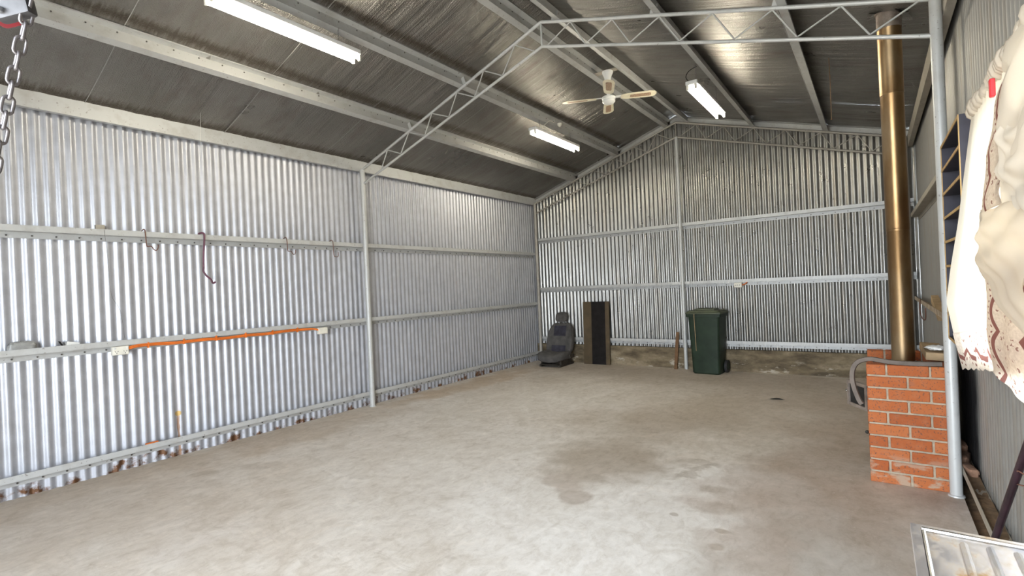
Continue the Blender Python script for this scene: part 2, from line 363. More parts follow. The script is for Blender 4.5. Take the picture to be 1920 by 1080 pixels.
# ------------------------------------------------------------------ mesh helpers
class MB:
    def __init__(s): s.v = []; s.f = []; s.uv = None
    def add(s, vs, fs):
        b = len(s.v); s.v += [tuple(v) for v in vs]; s.f += [tuple(b+i for i in f) for f in fs]; return s
    def box(s, x0, x1, y0, y1, z0, z1, rot=None, piv=None):
        vs = [Vector((x, y, z)) for x in (x0, x1) for y in (y0, y1) for z in (z0, z1)]
        if rot is not None:
            piv = Vector(piv or ((x0+x1)/2, (y0+y1)/2, (z0+z1)/2)); R = Euler(rot).to_matrix()
            vs = [R @ (v-piv) + piv for v in vs]
        return s.add(vs, [(0, 1, 3, 2), (4, 6, 7, 5), (0, 4, 5, 1), (2, 3, 7, 6), (0, 2, 6, 4), (1, 5, 7, 3)])
    def rbox(s, x0, x1, y0, y1, z0, z1, r=.01, seg=2):      # box with bevelled edges
        bm = bmesh.new(); bmesh.ops.create_cube(bm, size=1)
        for v in bm.verts: v.co = Vector(((x0+x1)/2+v.co.x*(x1-x0), (y0+y1)/2+v.co.y*(y1-y0), (z0+z1)/2+v.co.z*(z1-z0)))
        bmesh.ops.bevel(bm, geom=bm.edges[:], offset=r, segments=seg, affect='EDGES', profile=.6)
        bm.verts.index_update(); s.add([v.co for v in bm.verts], [[v.index for v in f.verts] for f in bm.faces]); bm.free(); return s
    def tube(s, pts, r, n=10, cap=True, closed=False, rs=None):
        pts = [Vector(p) for p in pts]; m = len(pts); rings = []; prev = None
        for i, p in enumerate(pts):
            if closed: t = pts[(i+1) % m]-pts[i-1]
            else: t = pts[min(i+1, m-1)]-pts[max(i-1, 0)]
            t.normalize()
            if prev is None:
                a = Vector((0, 0, 1)) if abs(t.z) < .9 else Vector((1, 0, 0)); a = (a-t*a.dot(t)).normalized()
            else: a = (prev-t*prev.dot(t)).normalized()
            prev = a; b = t.cross(a); rr = rs[i] if rs else r
            rings.append([p+(a*math.cos(2*PI*k/n)+b*math.sin(2*PI*k/n))*rr for k in range(n)])
        vs = [v for R in rings for v in R]; fs = []
        for i in range(m if closed else m-1):
            j = (i+1) % m
            for k in range(n): fs.append((i*n+k, i*n+(k+1) % n, j*n+(k+1) % n, j*n+k))
        if cap and not closed: fs += [tuple(range(n-1, -1, -1)), tuple((m-1)*n+k for k in range(n))]
        return s.add(vs, fs)
    def lathe(s, prof, c, n=24, cap=True):
        c = Vector(c); vs = [c+Vector((r*math.cos(2*PI*k/n), r*math.sin(2*PI*k/n), z)) for r, z in prof for k in range(n)]; m = len(prof)
        fs = [(i*n+k, i*n+(k+1) % n, (i+1)*n+(k+1) % n, (i+1)*n+k) for i in range(m-1) for k in range(n)]
        if cap: fs += [tuple(range(n-1, -1, -1)), tuple((m-1)*n+k for k in range(n))]
        return s.add(vs, fs)
    def sweep(s, prof, p0, p1, ax, ay):                      # closed 2-D profile swept from p0 to p1
        p0, p1, ax, ay = map(Vector, (p0, p1, ax, ay)); n = len(prof)
        vs = [p+ax*a+ay*b for p in (p0, p1) for a, b in prof]
        fs = [(k, (k+1) % n, n+(k+1) % n, n+k) for k in range(n)] + [tuple(range(n-1, -1, -1)), tuple(range(n, 2*n))]
        return s.add(vs, fs)
    def grid(s, fn, nu, nv, uvfn=None):
        b = len(s.v); vs = [fn(i/nu, j/nv) for i in range(nu+1) for j in range(nv+1)]
        fs = [(i*(nv+1)+j, (i+1)*(nv+1)+j, (i+1)*(nv+1)+j+1, i*(nv+1)+j+1) for i in range(nu) for j in range(nv)]
        if uvfn: s.uv = [uvfn(i/nu, j/nv) for i in range(nu+1) for j in range(nv+1)]
        return s.add(vs, fs)
    def blob(s, c, size, e=.6, nu=20, nv=12, fn=None):       # superellipsoid
        c = Vector(c); f = lambda t, p: math.copysign(abs(t)**p, t); vs = []; 
        for j in range(1, nv):
            ph = -PI/2+PI*j/nv
            for i in range(nu):
                th = 2*PI*i/nu
                p = Vector((f(math.cos(ph), e)*f(math.cos(th), e)*size[0], f(math.cos(ph), e)*f(math.sin(th), e)*size[1], f(math.sin(ph), e)*size[2]))
                vs.append(p)
        vs += [Vector((0, 0, -size[2])), Vector((0, 0, size[2]))]
        if fn: vs = [fn(p) for p in vs]
        fs = [(j*nu+i, j*nu+(i+1) % nu, (j+1)*nu+(i+1) % nu, (j+1)*nu+i) for j in range(nv-2) for i in range(nu)]
        k = len(vs)-2; fs += [(k, (i+1) % nu, i) for i in range(nu)] + [(k+1, (nv-2)*nu+i, (nv-2)*nu+(i+1) % nu) for i in range(nu)]
        return s.add([c+v for v in vs], fs)
    def mesh(s, name, off=(0, 0, 0), smooth=True, angle=40):
        me = bpy.data.meshes.new(name); o = Vector(off)
        me.from_pydata([Vector(v)-o for v in s.v], [], s.f); me.validate()
        if s.uv:
            l = me.uv_layers.new(name='UVMap')
            for lp in me.loops: l.data[lp.index].uv = s.uv[lp.vertex_index]
        bm = bmesh.new(); bm.from_mesh(me); bmesh.ops.recalc_face_normals(bm, faces=bm.faces[:]); bm.to_mesh(me); bm.free()
        if smooth:
            me.shade_smooth()
            try: me.set_sharp_from_angle(angle=math.radians(angle))
            except Exception: pass
        return me
    def build(s, name, m, parent=None, label=None, smooth=True, local=False, angle=40):
        off = (0, 0, 0)
        if parent is not None and not local: off = wloc(parent)
        me = s.mesh(name, off, smooth, angle); me.materials.append(MT[m])
        o = bpy.data.objects.new(name, me); col.objects.link(o)
        if parent is not None: o.parent = parent
        if label: o['label'] = label
        return o
def wloc(o):
    v = Vector((0, 0, 0))
    while o is not None: v += o.location; o = o.parent
    return v
def tag(o, label, cat, group=None, kind=None):
    o['label'] = label; o['category'] = cat
    if group: o['group'] = group
    if kind: o['kind'] = kind
    return o
def thing(name, loc, label, cat, group=None, rotz=0):
    o = bpy.data.objects.new(name, None); col.objects.link(o); o.location = loc; o.rotation_euler = (0, 0, rotz); o.empty_display_size = .1
    return tag(o, label, cat, group)
def struct(name, loc, label, cat):
    o = bpy.data.objects.new(name, None); col.objects.link(o); o.location = loc; o.empty_display_size = .1
    o['kind'] = 'structure'; o['label'] = label; o['category'] = cat; return o
def solo(name, mb, m, label, cat, group=None, kind=None, smooth=True, base=None, angle=40):   # one-mesh thing, origin at its base
    xs = [v[0] for v in mb.v]; ys = [v[1] for v in mb.v]; zs = [v[2] for v in mb.v]
    off = base or ((min(xs)+max(xs))/2, (min(ys)+max(ys))/2, min(zs))
    me = mb.mesh(name, off, smooth, angle); me.materials.append(MT[m]); o = bpy.data.objects.new(name, me); col.objects.link(o); o.location = off
    return tag(o, label, cat, group, kind)
def instance(name, me, parent, loc, rot=(0, 0, 0)):
    o = bpy.data.objects.new(name, me); col.objects.link(o); o.parent = parent; o.location = Vector(loc)-wloc(parent); o.rotation_euler = rot; return o

# ------------------------------------------------------------------ the shed
W, D = 6.10, 8.70
AX, AZ, SL, SR = 2.97, 4.275, .345, .29
def foilz(x): return AZ-SL*(AX-x) if x < AX else AZ-SR*(x-AX)
PITCH, AMP = .0762, .0085
SHW = PITCH*10

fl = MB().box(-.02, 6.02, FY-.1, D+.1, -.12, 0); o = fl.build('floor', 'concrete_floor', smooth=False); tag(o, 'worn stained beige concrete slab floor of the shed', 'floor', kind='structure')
gr = MB().box(-40, 46, -45, 45, -.30, -.10); o = gr.build('ground', 'ground_gravel', smooth=False); tag(o, 'pale gravel ground outside the shed', 'ground', kind='structure')
gd = MB().box(-40, 46, -45, FY-.1, -.10, -.04); o = gd.build('driveway', 'ground_gravel', smooth=False); tag(o, 'pale driveway in front of the shed doorway', 'ground', kind='structure')

def corr(axis, s0, s1, zb, zt, plane, out):
    """corrugated sheet along axis 'x' or 'y'; plane = innermost face, out = direction away from the room"""
    mb = MB(); n = max(4, int(round((s1-s0)/PITCH*10))); cols = []
    for i in range(n+1):
        s_ = s0+(s1-s0)*i/n; d = out*AMP*(1-math.cos(2*PI*s_/PITCH)); z1 = zt(s_) if callable(zt) else zt
        p = (lambda z: (plane+d, s_, z)) if axis == 'y' else (lambda z: (s_, plane+d, z))
        cols.append([p(zb), p(z1)])
    mb.add([v for c in cols for v in c], [(2*i, 2*i+2, 2*i+3, 2*i+1) for i in range(n)])
    return mb
# left wall: sheets, girts with rows of screws
wl = struct('wall_left', (0, 4, 0), 'left wall of bright galvanised corrugated iron sheets on grey girts', 'wall')
y = FY; 
while y < D-.01:
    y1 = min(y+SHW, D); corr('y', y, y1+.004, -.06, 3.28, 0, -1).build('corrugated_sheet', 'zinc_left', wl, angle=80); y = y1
ZP = [(0, 0), (-.0025, 0), (-.0025, -.05), (-.0775, -.05), (-.0775, -.10), (-.08, -.10), (-.08, -.0475), (0, -.0475)]   # Z section: lip up in front, foot down on the sheet
def girt(parent, p0, p1, inward, m, screws=True, label=None):
    """p0, p1: top of front lip; inward: unit vector pointing into the room"""
    inw = Vector(inward); mb = MB().sweep(ZP, p0, p1, inw, (0, 0, 1)); g_ = mb.build('girt', m, parent, label, smooth=False)
    if screws:
        sb = MB(); L = (Vector(p1)-Vector(p0)).length; d = (Vector(p1)-Vector(p0)).normalized(); k = .1
        while k < L:
            c = Vector(p0)+d*k-inw*.0765+Vector((0, 0, -.078)); sb.tube([c, c+inw*.008], .007, 6); k += .1524
        so = sb.build('screw_row', 'screw_dark', g_); so['kind'] = 'stuff'
    return g_
for z in (2.175, 1.183, .200): girt(wl, (.08, FY, z), (.08, D-.09, z), (1, 0, 0), 'girt_steel')
EB = [(0, 0), (0, .15), (-.08, .15), (-.08, .147), (-.003, .147), (-.003, .003), (-.05, .003), (-.05, 0)]
MB().sweep(EB, (.08, FY, 3.135), (.08, D-.02, 3.135), (1, 0, 0), (0, 0, 1)).build('eave_beam', 'girt_steel', wl, smooth=False)
# back wall
wb = struct('wall_back', (3, D, 0), 'back gable wall of corrugated iron above a concrete upstand', 'wall')
x = 0.0
while x < W-.01:
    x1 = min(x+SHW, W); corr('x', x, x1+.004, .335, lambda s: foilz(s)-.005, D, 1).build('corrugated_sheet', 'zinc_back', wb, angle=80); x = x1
# split at the ridge so that the top edge follows both slopes
for z in (2.454, 1.469, .488): girt(wb, (.04, D-.08, z), (W-.04, D-.08, z), (0, -1, 0), 'girt_steel' if z < 1 else 'girt_steel')
o = MB().box(0, W+.05, D-.075, D+.12, -.02, .345).build('baseboard_back', 'plinth_concrete', smooth=False); tag(o, 'grimy damp-stained concrete upstand along the foot of the back wall', 'upstand', kind='structure')
# sloping rafter angles on the back wall under the foil
for nm, xa, xb in (('rake_angle', .02, AX), ('rake_angle', AX, W-.02)):
    p0, p1 = Vector((xa, D-.02, foilz(xa)-.02)), Vector((xb, D-.02, foilz(xb)-.02))
    MB().sweep([(0, 0), (.09, 0), (.09, -.004), (.004, -.004), (.004, -.07), (0, -.07)], p0, p1, (0, -1, 0), (0, 0, 1)).build(nm, 'purlin_steel', wb, smooth=False)
# right wall, with the window opening
WY0, WY1, WZ0, WZ1 = 1.35, 2.86, 1.16, 2.12
wr = struct('wall_right', (W, 4, 0), 'right wall of dull dusty corrugated iron, sooty behind the brick hearth', 'wall')
cuts = [FY, FY+SHW, -.35, .5, WY0, WY0+.762, WY1] + [WY1+SHW*k for k in range(1, 8)] + [D]
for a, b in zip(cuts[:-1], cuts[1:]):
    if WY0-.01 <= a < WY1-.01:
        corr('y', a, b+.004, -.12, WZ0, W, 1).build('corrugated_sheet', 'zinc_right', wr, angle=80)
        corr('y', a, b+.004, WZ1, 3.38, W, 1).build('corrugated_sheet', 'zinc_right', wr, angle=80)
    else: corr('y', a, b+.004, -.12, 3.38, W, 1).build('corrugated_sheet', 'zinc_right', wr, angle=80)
for z, m, y0 in ((2.245, 'girt_dusty', FY), (.20, 'girt_dusty', FY)): girt(wr, (W-.08, y0, z), (W-.08, D-.09, z), (-1, 0, 0), m, screws=False)
girt(wr, (W-.08, WY1+.05, 1.15), (W-.08, D-.09, 1.15), (-1, 0, 0), 'weathered_white_timber', screws=False)
MB().sweep(EB, (W-.08, FY, 3.14), (W-.08, D-.02, 3.14), (-1, 0, 0), (0, 0, 1)).build('eave_beam', 'girt_dusty', wr, smooth=False)
# front wall around the roller-door opening
wf = struct('wall_front', (3, FY, 0), 'front wall of corrugated iron around the open doorway', 'wall')
def fsheets(x0, x1, zb, zt):
    x = x0
    while x < x1-.01:
        b = min(x+SHW, x1); corr('x', x, b+.004, zb, zt, FY, -1).build('corrugated_sheet', 'zinc_back', wf, angle=80); x = b
fsheets(0, DOORX0, 0, lambda s: foilz(s)-.005); fsheets(DOORX1, W, 0, lambda s: foilz(s)-.005); fsheets(DOORX0, DOORX1, DOORZ, lambda s: foilz(s)-.005)
for nm, x_, y_, z_, par in (('corner_flashing', 0, D, 3.24, wb), ('corner_flashing', W, D, 3.36, wb), ('corner_flashing', 0, FY, 3.24, wf), ('corner_flashing', W, FY, 3.36, wf)):
    sx = -1 if x_ == 0 else 1; sy = 1 if y_ == D else -1
    c_ = MB(); c_.box(*sorted((x_+sx*.019, x_+sx*.021)), *sorted((y_-sy*.10, y_+sy*.021)), 0, z_); c_.box(*sorted((x_-sx*.10, x_+sx*.021)), *sorted((y_+sy*.019, y_+sy*.021)), 0, z_)
    c_.build(nm, 'zinc_back', par, smooth=False)
# ceiling of foil strips
ce = struct('ceiling', (3, 4, 3.3), 'pitched ceiling of silver bubble-foil insulation between purlins', 'ceiling')
PL = [.04, 1.03, 1.92, 2.84]; PR = [3.13, 4.12, 5.07, 6.04]
def sag(x, ps):
    for a, b in zip(ps[:-1], ps[1:]):
        if a <= x <= b: t = (x-a)/(b-a); return -.018*4*t*(1-t)
    return 0
seams = [FY, -1.0, .22, 1.46, 2.62, 3.80, 5.07, 6.30, 7.48, D+.02]
for side, (xa, xb, ps) in (('l', (-.02, AX, PL)), ('r', (AX, W+.02, PR))):
    for k, (a, b) in enumerate(zip(seams[:-1], seams[1:])):
        rnd = random.Random(k*7+(3 if side == 'l' else 11)); ph = [rnd.uniform(0, 6.3) for _ in range(6)]
        def fn(u, v, xa=xa, xb=xb, a=a, b=b, ps=ps, ph=ph):
            x_ = xa+(xb-xa)*u; y_ = a-.006+(b-a+.012)*v
            env = math.sin(PI*v)
            wv = .006*math.sin(y_*21+ph[0]+1.5*math.sin(x_*1.3+ph[1]))+.004*math.sin(y_*43+ph[2]+2*math.sin(x_*2+ph[3]))+.003*math.sin(y_*77+ph[4]+x_*1.1)
            return (x_, y_, foilz(x_)+sag(x_, ps)-.003*math.sin(PI*v)+wv*(-sag(x_, ps)/.018*.8+.2)*(.3+.7*env))
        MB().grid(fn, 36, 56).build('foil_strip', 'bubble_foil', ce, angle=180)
    for s_ in seams[1:-1]:
        MB().grid(lambda u, v: (xa+(xb-xa)*u, s_-.0025+.005*v, foilz(xa+(xb-xa)*u)+sag(xa+(xb-xa)*u, ps)-.009), 36, 1).build('seam_tape', 'seam_tape', ce, angle=180)
for xa, xb in ((-.06, AX), (AX, W+.06)):
    rs = MB(); vs = [(x_, y_, foilz(x_)+dz) for x_ in (xa, xb) for y_ in (FY-.05, D+.05) for dz in (.045, .05)]
    rs.add(vs, [(0, 1, 3, 2), (4, 6, 7, 5), (0, 4, 5, 1), (2, 3, 7, 6), (0, 2, 6, 4), (1, 5, 7, 3)]); rs.build('roof_sheet', 'zinc_back', ce, smooth=False)
# purlins: each a Z section on the rafters
ZU = [(0, 0), (-.065, 0), (-.065, .012), (-.0625, .012), (-.0625, .0025), (-.0025, .0025), (-.0025, .10), (.06, .10), (.06, .09), (.0625, .09), (.0625, .1025), (0, .1025)]
def purlin(x, left, m='purlin_steel'):
    s = SL if left else -SR; ln = math.sqrt(1+s*s); ax = Vector((1, 0, s))/ln; ay = Vector((-s, 0, 1))/ln
    z = foilz(x)-.115
    p = MB().sweep(ZU, (x, FY, z), (x, D-.03, z), ax, ay).build('purlin', m, ce, smooth=False)
    sb = MB(); y_ = FY+.1
    while y_ < D:
        c = Vector((x+.002, y_, z))+ay*.075; sb.tube([c, c+ax*.006+Vector((0, .03, .0))*0], .006, 6); y_ += .19
    so = sb.build('screw_row', 'screw_dark', p); so['kind'] = 'stuff'
for x in PL[1:]: purlin(x, True)
def purlinR(x):
    ln = math.sqrt(1+SR*SR); ax = Vector((1, 0, -SR))/ln; ay = Vector((SR, 0, 1))/ln; z = foilz(x)-.115
    MB().sweep([(-a, b) for a, b in ZU], (x, FY, z), (x, D-.03, z), ax, ay).build('purlin', 'purlin_steel', ce, smooth=False)
for x in PR[:-1]: purlinR(x)
MB().sweep([(-.11, -.005), (0, .035), (.11, .0), (.11, .004), (0, .04), (-.11, 0)], (AX, FY, AZ-.03), (AX, D-.03, AZ-.03), (1, 0, 0), (0, 0, 1)).build('ridge_cap', 'stove_black', ce, smooth=False)

# ------------------------------------------------------------------ portal frames
def chordz(x): return foilz(x)-.130
def frame(yc, label, m, back=False, rp=.034):
    t = thing('portal_frame', (3, yc, 0), label, 'frame', 'welded tube portal frames of the shed')
    xl, xr = .10, 5.985
    zl, zr = chordz(xl), chordz(xr)
    MB().tube([(xl, yc, 0), (xl, yc, zl+.0)], rp, 16).build('post', m, t)
    MB().tube([(xr, yc, 0), (xr, yc, zr+.0)], rp, 16).build('post', m, t)
    if not back:
        for xx in (xl, xr): MB().lathe([(rp+.012, 0), (rp+.010, .008), (rp, .012)], (xx, yc, 0), 16).build('weld_collar', m, t)
    dpt = .245
    MB().tube([(xl-.02, yc, chordz(xl-.02)), (AX, yc, chordz(AX))], .0165, 10).build('top_chord', m, t)
    MB().tube([(AX, yc, chordz(AX)), (xr+.02, yc, chordz(xr+.02))], .0165, 10).build('top_chord', m, t)
    MB().tube([(xl+.03, yc, chordz(xl)-.185), (AX, yc, chordz(AX)-dpt)], .0150, 10).build('bottom_chord', m, t)
    MB().tube([(AX, yc, chordz(AX)-dpt), (xr-.03, yc, chordz(xr)-.235)], .0150, 10).build('bottom_chord', m, t)
    MB().tube([(AX, yc, chordz(AX)), (AX, yc, chordz(AX)-dpt)], .010, 8).build('king_rod', m, t)
    def top(x): return (x, yc, chordz(x)-.012)
    def botL(x): k = (x-xl)/(AX-xl); return (x, yc, (chordz(xl)-.185)*(1-k)+(chordz(AX)-dpt)*k+.012)
    def botR(x): k = (x-AX)/(xr-AX); return (x, yc, (chordz(xr)-.235)*k+(chordz(AX)-dpt)*(1-k)+.012)
    L = [2.88, 2.642, 2.468, 2.22, 2.076, 1.822, 1.684, 1.418, 1.287, 1.018, .859, .616, .488]
    Rr = [3.035, 3.302, 3.451, 3.73, 3.889, 4.164, 4.329, 4.60, 4.757, 5.036, 5.192, 5.473, 5.633, 5.90]
    for pts, b in ((L, botL), (Rr, botR)):
        for i in range(len(pts)-1):
            p = (b(pts[i]) if i % 2 == 0 else top(pts[i])); q = (b(pts[i+1]) if i % 2 == 1 else top(pts[i+1]))
            MB().tube([p, q], .0068, 6).build('web_rod', m, t)
    if not back:
        for x in PL[1:-1]+PR[:-1]:
            MB().box(x-.03, x+.03, yc-.003, yc+.003, chordz(x)+.008, chordz(x)+.10, (0, (-math.atan(SL) if x < AX else math.atan(SR)), 0)).build('purlin_cleat', m, t, smooth=False)
    return t
frame(4.37, 'pale grey tube portal frame with zigzag truss spanning the middle of shed', 'truss_paint')
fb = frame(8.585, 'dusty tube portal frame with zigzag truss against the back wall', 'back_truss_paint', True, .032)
MB().tube([(2.975, 8.585, 0), (2.975, 8.585, chordz(AX)-.25)], .030, 14).build('centre_post', 'truss_paint', fb)
for xx in (.10,): pass
frame(.10, 'grey tube portal frame at the doorway end carrying the chain hoist', 'truss_paint')

# ------------------------------------------------------------------ window in the right wall
wn = struct('window_1', (W, 2.1, WZ0), 'timber framed window behind the lace curtain', 'window')
MB().box(W-.13, W+.06, WY0-.06, WY1+.05, WZ0-.055, WZ0).build('window_sill', 'sill_timber', wn, smooth=False)
MB().box(W-.03, W+.06, WY0-.05, WY0, WZ0, WZ1).build('window_frame', 'weathered_white_timber', wn, smooth=False)
MB().box(W-.03, W+.06, WY1, WY1+.05, WZ0, WZ1).build('window_frame', 'weathered_white_timber', wn, smooth=False)
MB().box(W-.03, W+.06, WY0-.05, WY1+.05, WZ1, WZ1+.05).build('window_frame', 'weathered_white_timber', wn, smooth=False)
MB().box(W+.0, W+.05, (WY0+WY1)/2-.02, (WY0+WY1)/2+.02, WZ0, WZ1).build('window_frame', 'weathered_white_timber', wn, smooth=False)
for a, b in ((WY0, (WY0+WY1)/2-.02), ((WY0+WY1)/2+.02, WY1)): MB().box(W+.02, W+.024, a, b, WZ0, WZ1).build('pane', 'window_glass', wn, smooth=False)
portal('window_portal', (W+.12, (WY0+WY1)/2, (WZ0+WZ1)/2), (0, PI/2, 0), WZ1-WZ0, WY1-WY0)

# ------------------------------------------------------------------ brick hearth
BX0, BY0 = 5.525, 4.412; BL, BH, BT, JT = .23, .0725, .11, .0125; CO = BH+JT
ht = thing('brick_hearth', (5.77, 4.8, 0), 'open-topped orange brick hearth surround with pale mortar', 'hearth')
core = MB()
core.box(BX0+.006, BX0+.47-.004, BY0+.007, BY0+BT-.007, 0, CO*10-JT-.004); core.box(BX0+.006, BX0+.466, 5.187, 5.283, 0, CO*10-JT-.004); core.box(BX0+.367, BX0+.463, BY0+BT-.01, 5.19, 0, CO*10-JT-.004)
core.build('mortar_core', 'mortar', ht, smooth=False)
brk = {}
def brick(lx, ly, c):
    key = (round(lx, 3), round(ly, 3))
    if key not in brk:
        m_ = MB().rbox(-lx/2, lx/2, -ly/2, ly/2, -BH/2, BH/2, .004, 1).mesh('brick', smooth=False); m_.materials.append(MT['orange_brick']); brk[key] = m_
    o = instance('brick', brk[key], ht, (c[0]+random.uniform(-.0015, .0015), c[1]+random.uniform(-.0015, .0015), c[2])); return o
for k in range(10):
    z = CO*k+BH/2; odd = (k % 2 == 1)
    lens = [.11, .227, .105] if odd else [.228, .228]
    for y0 in (BY0, 5.18):
        x = BX0
        for L_ in lens: brick(L_, BT, (x+L_/2, y0+BT/2, z)); x += L_+JT
    y_ = BY0+BT+JT; lens2 = [.23, .23, .20] if not odd else [.11, .23, .23, .08]
    for L_ in lens2:
        if y_+L_ > 5.175: L_ = 5.17-y_
        if L_ > .03: brick(BT, L_, (BX0+.47-BT/2, y_+L_/2, z))
        y_ += L_+JT
# heater inside with open door frame
hx = thing('wood_heater', (5.72, 4.83, 0), 'black steel wood heater inside the brick hearth with small open door', 'heater')
MB().rbox(5.56, 5.885, 4.50, 5.165, .0, .76, .012).build('firebox', 'stove_black', hx)
MB().lathe([(.085, .755), (.085, .80), (.080, .81)], (5.755, 4.88, 0), 24).build('flue_spigot', 'stove_frame', hx)
hd = Vector((-.514, .862, 0)).normalized(); H0 = Vector((5.53, 4.56, 0)); DL = .25
def dpt_(u, z): return H0+hd*u+Vector((0, 0, z))
nrm = Vector((hd.y, -hd.x, 0))
def dbox(u0, u1, z0, z1, th=.016): 
    mb = MB(); vs = [dpt_(u, z)+nrm*t for u in (u0, u1) for t in (-th, th) for z in (z0, z1)]
    return mb.add(vs, [(0, 1, 3, 2), (4, 6, 7, 5), (0, 4, 5, 1), (2, 3, 7, 6), (0, 2, 6, 4), (1, 5, 7, 3)])
dr = dbox(0, DL, .465, .487).build('door_frame', 'stove_frame', hx, smooth=False)
dbox(0, DL, .635, .657).build('rail', 'stove_frame', dr, smooth=False); dbox(0, .022, .487, .635).build('stile', 'stove_frame', dr, smooth=False); dbox(DL-.022, DL, .487, .635).build('stile', 'stove_frame', dr, smooth=False)
dbox(.02, DL-.02, .485, .637, .003).build('door_panel', 'stove_black', dr, smooth=False)
k0 = dpt_(DL, .565); MB().tube([k0, k0+hd*.02], .006, 8).build('knob_stem', 'chrome', dr); MB().blob(k0+hd*.027, (.011, .011, .011), 1, 10, 8).build('knob', 'chrome', dr)
MB().blob((5.515, 4.43, .345), (.013, .013, .013), 1, 10, 8).build('air_knob', 'stove_black', hx)
MB().tube([(5.515, 4.43, .345), (5.57, 4.53, .345)], .005, 8).build('knob_stem', 'stove_black', hx)
# flue pipe in three sections through the roof
fp = thing('flue_pipe', (5.755, 4.88, .80), 'tall browned stainless flue pipe rising from the hearth to roof', 'flue')
for r0, r1, z0, z1 in ((.0725, .0725, .80, 1.82), (.0745, .0735, 1.80, 2.86), (.0765, .0765, 2.84, 3.40)):
    MB().lathe([(r0, z0), (r0, z1-.012), (r0+.002, z1-.008), (r0+.002, z1-.002), (r1, z1)], (5.755, 4.88, 0), 40).build('flue_section', 'browned_flue_steel', fp)
MB().lathe([(.079, 3.34), (.079, 3.46), (.09, 3.47), (.09, 3.8)], (5.755, 4.88, 0), 32).build('flue_sleeve', 'stove_frame', fp)
MB().grid(lambda u, v: (5.755+(.08+.055*v+.012*math.sin(7*2*PI*u)*v)*math.cos(2*PI*u), 4.88+(.08+.055*v)*math.sin(2*PI*u), foilz(5.755+(.08+.055*v)*math.cos(2*PI*u))-.015-.03*v*(.5+.5*math.sin(5*2*PI*u))), 40, 3).build('torn_foil_collar', 'bubble_foil', fp)
# rubber strap bent over the hearth
path = [(5.945, .858), (5.88, .856), (5.80, .854), (5.70, .856), (5.62, .866), (5.56, .876), (5.51, .868), (5.47, .845), (5.445, .80), (5.437, .74), (5.443, .68), (5.458, .62), (5.475, .57), (5.49, .545)]
def smoothp(ps, n=4):
    out = []
    for i in range(len(ps)-1):
        p0 = Vector(ps[max(i-1, 0)]); p1 = Vector(ps[i]); p2 = Vector(ps[i+1]); p3 = Vector(ps[min(i+2, len(ps)-1)])
        for k in range(n):
            t = k/n; out.append(.5*((2*p1)+(p2-p0)*t+(2*p0-5*p1+4*p2-p3)*t*t+(3*p1-p0-3*p2+p3)*t**3))
    out.append(Vector(ps[-1])); return out
sp = smoothp([(a, 0, b) for a, b in path], 4)
mb = MB(); th = .013; n = len(sp); vs = []
for i, p in enumerate(sp):
    t = (sp[min(i+1, n-1)]-sp[max(i-1, 0)]).normalized(); nn = Vector((-t.z, 0, t.x))
    for yy, s_ in ((4.408, -1), (4.408, 1), (4.425, 1.5), (4.442, 1), (4.442, -1)): vs.append((p.x+nn.x*th*s_, yy+.02*(1 if i < 0 else 0), p.z+nn.z*th*s_))
fs = [(5*i+k, 5*i+(k+1) % 5, 5*i+5+(k+1) % 5, 5*i+5+k) for i in range(n-1) for k in range(5)]+[(0, 1, 2, 3, 4), tuple(5*(n-1)+k for k in (4, 3, 2, 1, 0))]
mb.add(vs, fs); solo('rubber_strap', mb, 'strap_rubber', 'brown bent strap lying over the top edge of the brick hearth', 'strap')
# timber offcut and crumpled wrapper on the hearth
pl = MB().box(5.875, 5.995, 4.62, 5.27, .852, .905, (0.0, .06, 0)); solo('timber_offcut', pl, 'raw_timber', 'timber offcut lying on the hearth bricks behind the flue', 'timber', smooth=False)
rp = random.Random(3)
solo('crumpled_wrapper', MB().blob((5.935, 4.72, .932), (.055, .05, .018), .9, 18, 10, lambda p: p*(1+rp.uniform(-.22, .22))), 'paper_white', 'crumpled white wrapper on the timber beside the flue', 'wrapper')

# ------------------------------------------------------------------ wheelie bin
bn = thing('wheelie_bin', (3.40, 8.385, 0), 'dark green wheelie bin with olive lid against the back wall', 'bin', rotz=math.radians(-3))
def rrect(w, d, r, z, n=5, cy=0):
    pts = []
    for (sx, sy, a0) in ((1, 1, 0), (-1, 1, 90), (-1, -1, 180), (1, -1, 270)):
        for k in range(n+1):
            a = math.radians(a0+90*k/n); pts.append((sx*(w/2-r)+r*math.cos(a), cy+sy*(d/2-r)+r*math.sin(a), z))
    return pts
def loft(rings, cap=True):
    mb = MB(); n = len(rings[0]); vs = [p for R_ in rings for p in R_]
    fs = [(i*n+k, i*n+(k+1) % n, (i+1)*n+(k+1) % n, (i+1)*n+k) for i in range(len(rings)-1) for k in range(n)]
    if cap: fs += [tuple(range(n-1, -1, -1)), tuple((len(rings)-1)*n+k for k in range(n))]
    return mb.add(vs, fs)
loft([rrect(.40, .33, .05, 0, cy=0), rrect(.425, .36, .05, .02), rrect(.43, .365, .045, .2), rrect(.475, .41, .04, .80), rrect(.485, .42, .04, .90), rrect(.54, .44, .03, .902), rrect(.54, .44, .03, .945)]).build('body', 'bin_green', bn, local=True, angle=35)
ld = loft([rrect(.555, .445, .03, .948), rrect(.555, .445, .03, .97), rrect(.50, .41, .04, .985), rrect(.49, .40, .05, 1.0)]).build('lid', 'bin_lid_green', bn, local=True, angle=35)
loft([rrect(.34, .25, .04, .995), rrect(.32, .23, .04, 1.025), rrect(.29, .20, .04, 1.03)]).build('raised_panel', 'bin_lid_green', ld, local=True, angle=35)
for sx in (-.21, .21): MB().tube([(sx, .16, .975), (sx, .20, .99), (sx*.95, .205, 1.0)], .016, 8).build('hinge', 'bin_lid_green', ld, local=True)
